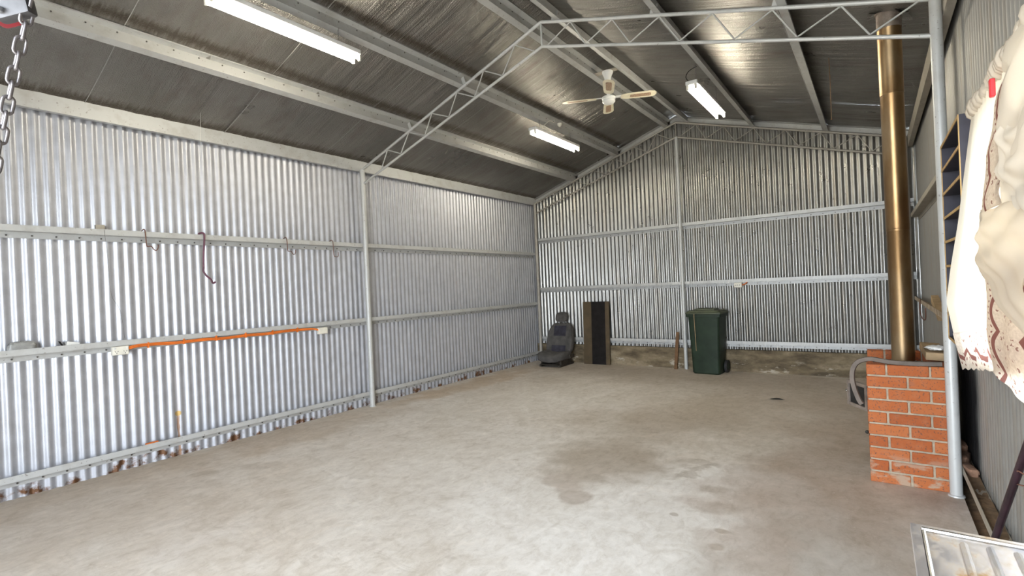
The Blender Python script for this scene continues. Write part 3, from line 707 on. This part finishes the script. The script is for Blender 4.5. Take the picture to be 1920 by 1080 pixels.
MB().tube([(-.2, .208, .985), (.2, .208, .985)], .012, 8).build('handle', 'bin_green', bn, local=True)
for sx in (-1, 1):
    wv = MB(); wv.tube([(sx*.222, .115, .10), (sx*.262, .115, .10)], .098, 28); wo = wv.build('wheel', 'black_rubber', bn, local=True)
    MB().tube([(sx*.255, .115, .10), (sx*.268, .115, .10)], .05, 20).build('hub', 'bin_green', wo, local=True)
MB().tube([(-.22, .115, .10), (.22, .115, .10)], .01, 8).build('axle', 'seat_steel', bn, local=True)
solo('hanging_twine', MB().tube([(3.262, 8.155, .955), (3.262, 8.150, .90), (3.268, 8.155, .62), (3.272, 8.16, .37)], .0045, 6), 'raw_timber', 'thin pale twine hanging down the front of the green bin', 'twine')

# ------------------------------------------------------------------ car seat
st = thing('car_seat', (.66, 8.22, 0), 'grey and navy fabric car seat with headrest standing in the back left corner', 'seat', rotz=math.radians(2))
def cush(p):
    q = p.copy(); q.z += .03*abs(p.x/.26)**2.5 - .02*(1-abs(p.x/.26))
    if p.z > 0: q.z += -.035*max(0, -p.y/.25)**2+.02
    return q
MB().blob((0, -.06, .165), (.265, .265, .075), .38, 32, 16, cush).build('seat_cushion', 'seat_grey_fabric', st, local=True, angle=180)
def back(p):
    q = p.copy(); t = (p.z+.32)/.64
    wd = 1.0-.20*max(0, t-.55)/.45-.10*max(0, .25-t)/.25
    q.x *= wd
    if p.y < 0: q.y -= .045*abs(p.x/.26)**3*(1 if t < .85 else .4); q.y += .015
    q.y += .30*(t*.62)                       # recline
    return q
MB().blob((0, .13, .46), (.27, .075, .315), .42, 36, 18, back).build('backrest', 'seat_grey_fabric', st, local=True, angle=180)
def panel(u, v, z0, z1, w_):
    z = z0+(z1-z0)*v; t = (z-.46+.32)/.64; x_ = (u-.5)*2*w_; yy = .13-.062+.30*t*.62-.012*(1-(abs(u-.5)*2)**4)*1.0
    return (x_, yy-.008, z)
MB().grid(lambda u, v: panel(u, v, .535, .725, .130), 14, 10).build('upper_panel', 'seat_navy_fabric', st, local=True, angle=180)
MB().grid(lambda u, v: panel(u, v, .24, .36, .150), 14, 8).build('lumbar_panel', 'seat_navy_fabric', st, local=True, angle=180)
hr = MB().blob((0, .305, .885), (.130, .058, .092), .55, 28, 14, lambda p: Vector((p.x*(1-.10*max(0, p.z/.09)), p.y+p.z*.2, p.z))).build('headrest', 'seat_grey_fabric', st, local=True, angle=180)
for sx in (-.055, .055): MB().tube([(sx, .275, .74), (sx, .295, .83)], .006, 8).build('headrest_post', 'chrome', st, local=True)
for sx in (-.20, .20):
    r_ = MB().box(sx-.02, sx+.02, -.25, .30, .0, .035).build('rail', 'seat_steel', st, local=True, smooth=False)
    MB().box(sx-.012, sx+.012, -.20, .22, .035, .11).build('rail_bracket', 'seat_steel', r_, local=True, smooth=False)
MB().rbox(.255, .285, .02, .20, .13, .20, .01).build('recline_trim', 'seat_steel', st, local=True)
MB().tube([(-.18, -.29, .05), (.18, -.29, .05)], .007, 8).build('slide_bar', 'seat_steel', st, local=True)
MB().box(-.18, .18, -.29, -.20, .045, .06).build('slide_bracket', 'seat_steel', st, local=True, smooth=False)

# ------------------------------------------------------------------ leaning board, stake
bd = thing('striped_board', (1.35, 8.55, 0), 'dark board with brown and black vertical stripes leaning on the back wall', 'board')
tilt = math.atan2(.055, 1.17)
for nm, x0, x1, m in (('brown_stripe', 1.083, 1.255, 'board_brown'), ('black_stripe', 1.255, 1.535, 'board_black'), ('brown_stripe', 1.535, 1.612, 'board_brown')):
    mb = MB(); vs = []
    for x_ in (x0, x1):
        for t_ in (0, .02):
            for z_ in (.002, 1.165): vs.append((x_+.0, 8.535+t_+math.tan(tilt)*z_, z_))
    mb.add(vs, [(0, 1, 3, 2), (4, 6, 7, 5), (0, 4, 5, 1), (2, 3, 7, 6), (0, 2, 6, 4), (1, 5, 7, 3)]); mb.build(nm, m, bd, smooth=False)
sk = MB().box(2.795, 2.845, 8.50, 8.525, 0, .625, (math.radians(-7.5), math.radians(3), 0), (2.82, 8.51, 0)); solo('timber_stake', sk, 'stake_timber', 'rough brown timber stake leaning beside the centre post', 'stake', smooth=False)

# ------------------------------------------------------------------ fluorescent battens
def batten(x, y0, y1, z, label, pur_z, chain=(.15, .85)):
    t = thing('fluorescent_light', (x, (y0+y1)/2, z), label, 'light', 'twin-tube fluorescent lights hung on chains')
    MB().rbox(x-.062, x+.062, y0, y1, z-.045, z, .006, 1).build('housing', 'white_enamel', t, smooth=False)
    for sx in (-.042, .042):
        MB().tube([(x+sx, y0+.025, z-.073), (x+sx, y1-.025, z-.073)], .0145, 14).build('tube', 'lit_tube', t)
        for ye in (y0+.008, y1-.008):
            MB().rbox(x+sx-.013, x+sx+.013, ye-.010, ye+.010, z-.098, z-.044, .004, 1).build('lamp_holder', 'white_plastic', t, smooth=False)
    for c in chain:
        yc = y0+(y1-y0)*c; n = max(2, int((pur_z-z)/.022)); cb = MB()
        for i in range(n):
            zc = z+(pur_z-z)*(i+.5)/n; pts = []
            for k in range(10):
                a = 2*PI*k/10; d = .005*math.cos(a)
                pts.append((x+(d if i % 2 else 0), yc+(0 if i % 2 else d), zc+.014*math.sin(a)))
            cb.tube(pts, .0016, 5, closed=True)
        cb.build('hanging_chain', 'galv_chain', t)
    return t
batten(1.91, 1.68, 2.93, 3.665, 'twin-tube fluorescent light nearest the camera, hung high at upper left', foilz(1.92)-.105)
batten(1.91, 5.78, 7.03, 3.655, 'twin-tube fluorescent light low on the left roof slope beyond the truss', foilz(1.92)-.105)
batten(4.10, 5.50, 6.75, 3.60, 'twin-tube fluorescent light on the right roof slope beside the fan', foilz(4.12)-.105)
solo('light_flex', MB().tube(smoothp([(1.93, 5.98, 3.66), (1.95, 6.05, 3.74), (1.99, 6.12, 3.80), (2.0, 6.22, 3.80), (1.99, 6.25, 3.845)]), .004, 6), 'white_plastic', 'thin white flex from the far left light up to the purlin', 'cable')
solo('light_cable', MB().tube(smoothp([(4.07, 5.56, 3.60), (4.02, 5.60, 3.68), (4.03, 5.68, 3.77), (4.10, 5.75, 3.83)]), .004, 6), 'black_rubber', 'thin dark flex curving above the right-hand fluorescent light', 'cable')
solo('ceiling_plug', MB().lathe([(.012, 0), (.03, .02), (.033, .05)], (1.975, 6.42, 3.79), 12), 'white_plastic', 'small white ceiling plug beside the purlin above the far light', 'plug')

# ------------------------------------------------------------------ ceiling fan
FC = Vector((2.99, 5.885, 0)); 
fn_ = thing('ceiling_fan', (FC.x, FC.y, 3.72), 'white four-blade ceiling fan with cane panels hanging from the ridge', 'fan')
MB().box(FC.x-.17, FC.x+.17, FC.y-.045, FC.y+.045, 4.128, 4.136).build('mounting_plate', 'girt_dusty', fn_, smooth=False)
MB().lathe([(.03, 3.98), (.034, 4.0), (.045, 4.06), (.066, 4.11), (.068, 4.128)], FC, 24).build('canopy', 'white_enamel', fn_)
MB().lathe([(.012, 3.80), (.012, 4.0)], FC, 12).build('downrod', 'white_enamel', fn_)
MB().lathe([(.02, 3.725), (.06, 3.732), (.078, 3.75), (.078, 3.765), (.07, 3.772), (.07, 3.778), (.082, 3.785), (.082, 3.81), (.06, 3.825), (.02, 3.83)], FC, 28).build('motor', 'white_enamel', fn_)
for k in range(4):
    a = math.radians(25+90*k); e = Vector((math.cos(a), math.sin(a), 0)); s_ = Vector((-e.y, e.x, 0)); tl = Vector((0, 0, -.17))
    def bp(u, wv, dz=0): return FC+e*u+(s_+tl*.9)*wv+Vector((0, 0, 3.80+dz))
    ol = [(.15, -.035), (.19, -.055), (.25, -.062), (.50, -.070), (.55, -.055), (.575, -.02), (.575, .02), (.55, .055), (.50, .070), (.25, .062), (.19, .055), (.15, .035)]
    mb = MB(); n = len(ol); mb.add([bp(u, v_, dz) for dz in (-.003, .003) for u, v_ in ol], [tuple(range(n-1, -1, -1)), tuple(range(n, 2*n))]+[(i, (i+1) % n, n+(i+1) % n, n+i) for i in range(n)])
    bl = mb.build('blade', 'fan_blade_cream', fn_, smooth=False)
    cp = [(.26, -.026), (.28, -.032), (.49, -.036), (.51, -.026), (.51, .026), (.49, .036), (.28, .032), (.26, .026)]
    mb = MB(); n = len(cp); mb.add([bp(u, v_, dz) for dz in (-.0045, -.003) for u, v_ in cp], [tuple(range(n-1, -1, -1)), tuple(range(n, 2*n))]+[(i, (i+1) % n, n+(i+1) % n, n+i) for i in range(n)])
    mb.build('cane_panel', 'woven_cane', bl, smooth=False)
    mb = MB(); q = [bp(.065, -.018), bp(.19, -.028), bp(.19, .028), bp(.065, .018)]; mb.add([p+Vector((0, 0, d)) for d in (.003, .009) for p in q], [(3, 2, 1, 0), (4, 5, 6, 7)]+[(i, (i+1) % 4, 4+(i+1) % 4, 4+i) for i in range(4)]); mb.build('blade_iron', 'white_enamel', fn_, smooth=False)
solo('pull_cord', MB().tube([(5.315, 5.80, foilz(5.315)-.02), (5.318, 5.80, 3.3), (5.316, 5.80, 2.99), (5.317, 5.80, 2.975)], .0032, 6, rs=[.0032, .0032, .0032, .008]), 'stake_timber', 'brown pull cord hanging from the right roof slope', 'cord')
solo('loose_string', MB().tube([(.30, 2.30, foilz(.3)-.01), (.18, 2.34, 3.0), (.06, 2.36, 2.8)], .0014, 5), 'paper_white', 'fine white string hanging from the foil above left wall', 'string')

# ------------------------------------------------------------------ things on the left wall
def outlet(loc, label, double=True):
    t = thing('power_outlet', loc, label, 'outlet'); x, y, z = loc
    MB().rbox(.055, .10, y-.062, y+.062, z, z+.078, .006, 2).build('box', 'white_plastic', t)
    MB().rbox(.10, .106, y-.058, y+.058, z+.004, z+.074, .003, 1).build('face_plate', 'white_plastic', t)
    hb = MB()
    if double:
        for s_ in (-1, 1):
            cy = y+s_*.032
            for dy, dz, r1 in ((-.010, .028, .5), (.010, .028, -.5), (0, .012, 0)): hb.box(.1055, .1068, cy+dy-.0018, cy+dy+.0018, z+dz, z+dz+.011, (r1, 0, 0))
        hb.build('socket_slots', 'black_rubber', t, smooth=False)
        for s_ in (-1, 1): MB().rbox(.105, .111, y+s_*.045-.008, y+s_*.045+.008, z+.054, z+.068, .002, 1).build('switch', 'white_enamel', t)
    return t
outlet((.08, 1.632, 1.053), 'double white power outlet under the left wall girt where orange cable starts')
outlet((.08, 3.678, 1.036), 'small white junction box at the far end of the orange cable', False)
for o_, ys in (((0, 0)), (0,))[:0]: pass
oc = thing('orange_cable', (.09, 2.6, 1.07), 'bright orange twin cables clipped under the left wall girt between two boxes', 'cable')
for dz, r in ((0, .0085), (.014, .0075)):
    pts = [(.085, 1.69, 1.098+dz), (.082, 1.76, 1.112+dz)]+[(.078, 1.76+(3.55-1.76)*k/12, 1.112+dz-.010*math.sin(PI*k/12)+.004*math.sin(k*2.1)) for k in range(1, 12)]+[(.08, 3.55, 1.106+dz*.5), (.085, 3.62, 1.088+dz*.3)]
    MB().tube(smoothp(pts, 3), r, 8).build('cable_strand', 'orange_cable', oc)
for k in range(6): MB().box(.062, .09, 1.85+.3*k-.006, 1.85+.3*k+.006, 1.09, 1.142).build('saddle_clip', 'orange_cable', oc, smooth=False)
def hook(y, label, big=True):
    p = [(.02, y-.01, 2.165), (.05, y-.005, 2.192), (.088, y, 2.182), (.090, y+.008, 2.05), (.092, y+.016, 2.035), (.094, y+.045, 2.036), (.095, y+.06, 2.012), (.096, y+.075, 2.0), (.096, y+.09, 2.006), (.096, y+.1, 2.03), (.096, y+.1, 2.055)]
    if not big: p = [(.02, y-.01, 2.165), (.05, y-.005, 2.190), (.088, y, 2.180), (.09, y+.005, 2.08), (.09, y+.01, 2.0), (.092, y+.03, 1.988), (.094, y+.065, 1.99), (.095, y+.068, 2.05)]
    solo('wire_hook', MB().tube(smoothp(p, 4), .0042, 6), 'rusty_wire', label, 'hook', 'bent wire hooks on the upper left girt')
hook(1.862, 'rusty bent wire hook on the upper left girt, nearest the doorway end')
hook(3.262, 'rusty bent wire hook midway between hanging hose and portal post')
hook(3.875, 'small squared wire hook on left girt closest to the portal post', False)
solo('purple_hose', MB().tube(smoothp([(.03, 2.335, 2.15), (.05, 2.345, 2.188), (.09, 2.368, 2.188), (.097, 2.372, 2.14), (.097, 2.358, 1.98), (.097, 2.352, 1.85), (.098, 2.350, 1.80), (.105, 2.375, 1.755), (.11, 2.41, 1.72), (.11, 2.425, 1.685), (.11, 2.44, 1.682), (.112, 2.452, 1.695)], 5), .0088, 10), 'purple_hose', 'dark purple hose draped over the upper girt on the left wall', 'hose')
solo('timber_chock', MB().box(.025, .062, 1.505, 1.570, 2.126, 2.215, (.05, 0, 0)), 'girt_dusty', 'little grey block standing in the upper left girt', 'block', smooth=False)
rg = random.Random(5)
solo('plastic_bag', MB().blob((.042, 1.0, 1.188), (.030, .085, .055), .6, 26, 14, lambda p: p*(1+rg.uniform(-.10, .10))), 'glass_wool', 'crumpled clear plastic bag sitting in the left wall girt', 'bag')
tn = thing('torn_carton', (.04, 1.30, 1.135), 'small torn white carton propped in the left wall girt', 'carton')
MB().box(.015, .065, 1.268, 1.352, 1.15, 1.205, (math.radians(-14), 0, 0)).build('box', 'paper_white', tn, smooth=False)
MB().box(.015, .065, 1.243, 1.247, 1.15, 1.222, (math.radians(28), 0, 0)).build('flap', 'board_black', tn, smooth=False)
solo('orange_scrap', MB().box(.045, .075, 1.80, 1.90, .199, .207, (.03, 0, 0)), 'orange_cable', 'small orange strip lying on the lowest left girt', 'scrap', smooth=False)
solo('loose_wire', MB().tube(smoothp([(.085, 1.555, 2.17), (.06, 1.58, 1.9), (.03, 1.60, 1.6), (.035, 1.66, 1.45), (.05, 1.68, 1.2)]), .0012, 5), 'screw_dark', 'hair-thin wire trailing down the left wall sheets', 'wire')

# outlet on the back wall
ob = thing('wall_switch_box', (3.835, 8.60, 1.338), 'small white outlet box under the back wall girt', 'outlet')
MB().rbox(3.777, 3.893, 8.595, 8.66, 1.338, 1.416, .006, 2).build('box', 'white_plastic', ob)
MB().rbox(3.782, 3.888, 8.589, 8.596, 1.343, 1.411, .003, 1).build('face_plate', 'white_plastic', ob)
hb = MB()
for k in range(3): hb.box(3.80+k*.028, 3.812+k*.028, 8.5875, 8.5892, 1.372, 1.384)
hb.build('socket_slots', 'black_rubber', ob, smooth=False)
solo('orange_lead', MB().tube(smoothp([(3.893, 8.615, 1.375), (3.92, 8.62, 1.385), (3.95, 8.625, 1.40), (3.965, 8.63, 1.42)]), .008, 8), 'orange_cable', 'short orange lead beside the white box on back wall', 'cable')
# dry leaf on the floor
lf = MB().grid(lambda u, v: (4.50+.17*u+.01*math.sin(9*v), 6.80+.05*(v-.5)*math.sin(PI*u)*(1+.4*math.sin(5*u))+.03*math.sin(2.5*u), .004+.012*math.sin(PI*u)*abs(v-.5)), 12, 4); solo('bark_scrap', lf, 'stove_black', 'small dark scrap of bark on the floor toward the hearth', 'scrap')

# ------------------------------------------------------------------ pigeonhole shelf on the right wall
SX0, SX1, SY0, SY1, SZ0, SZ1 = 5.94, 6.098, 3.16, 3.93, 1.085, 2.215
sh = thing('pigeonhole_shelf', (6.02, 3.55, SZ0), 'black pigeonhole shelf with raw timber edges mounted on the right wall', 'shelf')
def edged(name, x0, x1, y0, y1, z0, z1, lip):
    p = MB().box(x0+.004, x1, y0, y1, z0, z1).build(name, 'shelf_black', sh, smooth=False)
    MB().box(x0, x0+.004, y0, y1, z0, z1).build('raw_edge', 'shelf_edge', p, smooth=False)
edged('side_panel', SX0, SX1, SY0, SY0+.014, SZ0, SZ1, 0); edged('side_panel', SX0, SX1, SY1-.014, SY1, SZ0, SZ1, 0)
for k in range(9):
    z = SZ0+(SZ1-SZ0-.014)*k/8; edged('shelf', SX0, SX1, SY0+.014, SY1-.014, z, z+.014, 0)
MB().box(SX1-.008, SX1, SY0+.014, SY1-.014, SZ0, SZ1).build('back_panel', 'shelf_black', sh, smooth=False)
MB().tube([(SX0+.085, SY0-.002, 2.085), (SX0+.085, SY0+.004, 2.085)], .006, 8).build('screw_head', 'chrome', sh)

# ------------------------------------------------------------------ lace curtain
cu = thing('lace_curtain', (5.95, 2.2, 1.06), 'cream lace-trimmed curtain bunched on a rod over the right-hand window', 'curtain')
RZ = 2.17
MB().tube([(5.975, 2.97, RZ), (5.975, 1.15, RZ)], .009, 10).build('curtain_rod', 'white_enamel', cu)
# gathered heading: ruffled sleeve round the rod
hd_pts = []; n = 150
def head(u, v):
    y_ = 2.965-1.8*u; a = 2*PI*v; r = .021+.009*math.sin(u*330)+.004*math.sin(u*97+2)+.006*math.sin(u*23)
    return (5.975+r*math.cos(a), y_+.004*math.sin(a*2+u*50), RZ+r*math.sin(a)*1.15)
MB().grid(head, 260, 10).build('gathered_heading', 'swag_cream', cu, angle=180)
def edgeprof(z):      # x of the curtain as a function of height: it bellies into the room
    pts = [(2.17, 5.968), (2.0, 5.945), (1.7, 5.905), (1.5, 5.872), (1.35, 5.852), (1.2, 5.872), (1.06, 5.895)]
    for (z1, x1), (z0, x0) in zip(pts[:-1], pts[1:]):
        if z0 <= z <= z1: t = (z-z0)/(z1-z0); return x0+(x1-x0)*t
    return pts[-1][1] if z < 1.1 else pts[0][1]
def surf(y_, z, amp=1.0, off=0):
    t = (2.95-y_); k = math.exp(-t*2.6)
    x_ = 5.968+(edgeprof(z)-5.968)*(.25+.75*k)
    dn = (RZ-z)/1.1
    fold = .009*math.sin(t*34+1.2*math.sin(z*3))*(.25+.75*dn)*amp*(1-math.exp(-t*6))+.003*math.sin(t*71+z*2)*amp
    return x_+fold+off
def hemz(y_): return 1.06+(2.95-y_)*.15
def sheer(u, v):
    y_ = 2.95-1.65*u; z = 2.165-(2.165-hemz(y_)-.15)*v; return (surf(y_, z), y_, z)
MB().grid(sheer, 110, 36).build('sheer_panel', 'sheer_cream', cu, angle=180)
# lace hem along the bottom of the sheer
def hem(u, v):
    y_ = 2.95-1.65*u; z = hemz(y_)+.15*(1-v)-.010*abs(math.sin(u*1.65/.055*PI))*v*v
    return (surf(y_, max(z, 1.06), 1, -.002), y_, z)
MB().grid(hem, 200, 8, lambda u, v: (1-v, u*1.65/.16)).build('lace_hem', 'lace_trim', cu, angle=180)
# front layer, gathered at the rod
EDG = [(2.16, 2.30), (1.98, 2.07), (1.91, 2.08), (1.836, 2.19), (1.686, 2.296), (1.55, 2.339), (1.39, 2.30), (1.28, 2.324), (1.15, 2.225)]
FX = [(2.17, 5.952), (2.08, 5.935), (1.96, 5.908), (1.88, 5.902), (1.1, 5.900)]
def lerpt(T, z):
    if z >= T[0][0]: return T[0][1]
    for (z1, a1), (z0, a0) in zip(T[:-1], T[1:]):
        if z0 <= z <= z1: t = (z-z0)/(z1-z0); t = t*t*(3-2*t); return a0+(a1-a0)*t
    return T[-1][1]
def front(s, z, bulge=0.0, off=0.0):
    return (lerpt(FX, z)-bulge+off, lerpt(EDG, z)-s, z)
def bandA(u, v):
    z = 2.02-.345*v; s_ = .30*u; return front(s_, z, .006*math.sin(PI*u)+.003*math.sin(v*30)*u, -.004)
MB().grid(bandA, 20, 60, lambda u, v: (u, v*.345/.125)).build('lace_band', 'lace_trim', cu, angle=180)
def drape(u, v):
    z = 2.155-.49*v-.06*u*v; s_ = .05+.22*v+.60*u
    return front(s_, z, (.010+.020*math.sin(PI*v))*min(1, u*5)+.008*math.sin(v*13+u*7)*u*2*(u < .5)+.008*math.sin(v*13+u*7)*(u >= .5), .004)
MB().grid(drape, 60, 44).build('front_drape', 'drape_cream', cu, angle=180)
def swag(z0, z1, s0, dep, ph, drop, kind):
    def fn(u, v):
        s_ = s0+(.95-s0)*.82*u; zt = z0-drop*math.sin(PI*min(1.0, u*1.15)); zb = z1-.22*u
        z = zt+(zb-zt)*v; k = min(1, u*6)
        return front(s_, z, (dep*math.sin(PI*v)**.8)*k+(.006*math.sin(v*15+u*10+ph)+.004*math.sin(v*27-u*13))*k, -.008)
    MB().grid(fn, 50, 30).build('swag', kind, cu, angle=180)
swag(1.98, 1.76, .27, .022, 0, .12, 'drape_cream')
swag(1.69, 1.47, .0, .026, 2, .02, 'swag_cream')
def bandB(u, v):
    z = 1.53-.375*v-.010*abs(math.sin(u*9))*v*v; s_ = .82*u
    p = front(s_, z, .006*math.sin(u*14+v*2)*min(1, u*6))
    return (p[0], p[1]+(.007*abs(math.sin(v*.375/.030*PI)) if u == 0 else 0), p[2])
MB().grid(bandB, 60, 60, lambda u, v: (u*2.5 if u*2.5 < 1 else 1-((u*2.5) % 1), v*.375/.115)).build('lace_border', 'lace_trim', cu, angle=180)
def frill(u, v):
    z = 1.68-.15*v; p = front(.05*u, z, 0, -.010); return (p[0], p[1]+(.010*abs(math.sin(v*.15/.024*PI)) if u == 0 else 0), p[2])
MB().grid(frill, 2, 40).build('scalloped_frill', 'sheer_cream', cu, angle=180)
solo('red_peg', MB().rbox(5.930, 5.945, 2.30, 2.322, 2.06, 2.12, .003, 1), 'red_plastic', 'red plastic clip pinned at the top of the lace curtain', 'clip')

# ------------------------------------------------------------------ sink bench at lower right
sk_ = thing('sink_drainer', (5.87, .9, 0), 'dirty stainless sink drainer with ridges on a bench at lower right corner', 'sink')
X0, X1, Y0, Y1, ZT = 5.646, 6.085, .28, 1.505, .903
MB().box(X0, X1, Y0, Y1, ZT-.025, ZT-.004).build('rim_base', 'stained_stainless', sk_, smooth=False)
rim = MB()
rim.box(X0, X0+.018, Y0, Y1, ZT-.004, ZT); rim.box(X0+.018, X1, Y1-.016, Y1, ZT-.004, ZT)
rim.build('flat_rim', 'stained_stainless', sk_, smooth=False)
rb = MB().tube([(X0+.023, Y0, ZT-.002), (X0+.023, Y1-.026, ZT-.002)], .0045, 8); rb.tube([(X0+.02, Y1-.024, ZT), (X1, Y1-.024, ZT)], .0055, 8); rb.build('raised_edge', 'chrome', sk_)
for k in range(8):
    xk = 5.735+.042*k
    MB().tube([(xk, Y1-.055, ZT-.006), (xk, Y1-.065, ZT-.0035), (xk-.005, .75, ZT-.0035), (xk-.005, .70, ZT-.006)], .007, 8).build('drainer_ridge', 'stained_stainless', sk_)
for xx in (X0+.05, X1-.08):
    for yy in (Y0+.1, Y1-.30): MB().box(xx, xx+.045, yy, yy+.045, 0, ZT-.025).build('bench_leg', 'raw_timber', sk_, smooth=False)
MB().box(X0+.05, X1-.035, Y0+.1, Y1-.25, .20, .225).build('bench_shelf', 'raw_timber', sk_, smooth=False)

# maroon pole leaning on the right wall with wire wrapped on it
def at(px, py, x): d = ray(px, py); return CAM+d*((x-CAM.x)/d.x)
a_, b_ = at(1866, 1010, 5.955), at(1920, 855, 6.00); dirp = (b_-a_).normalized()
lo = a_-dirp*(a_.z/dirp.z)*1.0; lo.z = .004; hi = b_+dirp*((6.088-b_.x)/dirp.x if dirp.x > 1e-3 else .4)
if (hi-b_).length > .9: hi = b_+dirp*.9
pt = thing('maroon_pole', lo, 'thin dark maroon pole leaning behind the sink drainer', 'pole')
MB().tube([lo, hi], .0125, 12).build('shaft', 'maroon_paint', pt)
c_ = a_+(b_-a_)*.70
MB().tube(smoothp([c_, c_+Vector((.02, -.05, .01)), c_+Vector((.05, -.12, .03)), c_+Vector((.03, -.15, .06)), c_+Vector((0, -.08, .07)), c_+dirp*.06]), .0025, 6).build('tie_wire', 'rusty_wire', pt)
# dirt and broken bricks in the lowest girt of the right wall
rd = random.Random(9)
dm = MB().grid(lambda u, v: (6.024+.07*u, 1.6+6.2*v, .163+.010*math.sin(v*60)+rd.uniform(-.004, .004)), 5, 120)
solo('trough_dirt', dm, 'dirt', 'brown dirt lying along the lowest girt of the right wall', 'dirt', kind='stuff')
for k, (x, y, z, s_, rz, lb) in enumerate([(6.055, 4.36, .185, (.03, .085, .028), .2, 'broken brick piece lying nearest in the right wall trough'), (6.05, 4.58, .195, (.033, .09, .032), -.2, 'broken brick piece in the middle of the trough behind post'), (6.055, 4.82, .21, (.032, .09, .04), .1, 'broken brick piece furthest along the right wall trough')]):
    r3 = random.Random(k)
    solo('broken_brick', MB().blob((x, y, z), s_, .45, 14, 8, lambda p: Matrix.Rotation(rz, 3, 'Z') @ (p*(1+r3.uniform(-.1, .08)))), 'broken_brick', lb, 'brick', 'broken bricks in the right wall trough', angle=20)
MB_dirt = MB().grid(lambda u, v: (5.99+.125*u, FY+(D-FY)*v, -.05+.03*u), 3, 40); o = MB_dirt.build('earth_edge', 'dirt'); tag(o, 'bare earth strip under the right wall beside the slab', 'dirt', kind='structure')
# wire loop and scraps on the right girt
solo('wire_loop', MB().tube(smoothp([(6.01, 7.4, 1.155), (6.005, 7.4, 1.03), (6.005, 7.2, .97), (6.005, 6.75, .97), (6.005, 6.6, 1.02), (6.005, 6.6, 1.10)]), .005, 6), 'rusty_wire', 'rusty wire loop hanging from the right wall girt behind the flue', 'wire')
solo('timber_wedge', MB().box(6.03, 6.085, 5.7, 6.3, 1.11, 1.18, (.22, 0, 0)), 'raw_timber', 'timber wedge resting in the right wall girt behind post', 'timber', smooth=False)

# ------------------------------------------------------------------ chain hoist near the camera
d0 = 1.0
def cp(px, py, d=d0): return CAM+ray(px, py)*d
hp = cp(40, -45)
hs = thing('chain_hoist', hp, 'grey and red chain hoist with hanging steel chain in the top left corner', 'hoist')
c0 = cp(22, -8)
ex = Rv*.5; 
def cbox(c, sx, sy, sz, name, m, parent, rot=0):
    mb = MB(); R_ = Matrix.Rotation(rot, 3, Fv)
    bm = MB().rbox(-sx, sx, -sy, sy, -sz, sz, .006, 2)
    for v in bm.v: q = R_ @ (Rv*v[0]+Fv*v[1]+Uv*v[2]); mb.v.append(tuple(c+q))
    mb.f = bm.f; return mb.build(name, m, parent)
cbox(cp(18, -22), .034, .012, .062, 'side_plate', 'hoist_grey', hs, -.25)
cbox(cp(-14, -30, 1.02), .020, .03, .075, 'red_cover', 'hoist_red', hs, -.25)
MB().tube([cp(13, 25), cp(13, 25)-Fv*.022], .007, 8).build('bolt', 'chrome', hs)
top_ = Vector((hp.x, .10, chordz(hp.x)))
MB().tube([hp+Vector((0, 0, .06)), Vector((hp.x, hp.y, hp.z+.3)), top_], .006, 8).build('suspension_rod', 'galv_chain', hs)
# the chain, link by link
cpath = smoothp([cp(64, -25), cp(57, 0), cp(38, 85), cp(20, 168), cp(3, 250), cp(-20, 360), cp(-45, 480), cp(-80, 540), cp(-110, 500), cp(-115, 300), cp(-100, 50), cp(-40, -40)], 12)
acc = [0]
for p, q in zip(cpath[:-1], cpath[1:]): acc.append(acc[-1]+(q-p).length)
def pathat(s):
    for i in range(len(acc)-1):
        if acc[i+1] >= s: t = (s-acc[i])/(acc[i+1]-acc[i]); return cpath[i].lerp(cpath[i+1], t), (cpath[i+1]-cpath[i]).normalized()
    return cpath[-1], (cpath[-1]-cpath[-2]).normalized()
lk = MB(); hw, hl = .0085, .0135; pts = []
for k in range(20):
    a = 2*PI*k/20; pts.append((hw*math.cos(a), 0, math.copysign(hl-hw+.004, math.sin(a))*min(1, abs(math.sin(a))*3)+hw*math.sin(a)))
lkm = None; lkb = MB().tube(pts, .0032, 8, closed=True); lkm = lkb.mesh('chain_link', angle=180); lkm.materials.append(MT['galv_chain'])
s_ = 0; i = 0
while s_ < acc[-1]-.01:
    p, t = pathat(s_)
    q = t.to_track_quat('Z', 'Y'); q = q @ Euler((0, 0, (PI/2 if i % 2 else 0)+.6)).to_quaternion()
    o = bpy.data.objects.new('chain_link', lkm); col.objects.link(o); o.parent = hs; o.rotation_mode = 'QUATERNION'; o.rotation_quaternion = q; o.location = p-hp
    s_ += .0300; i += 1
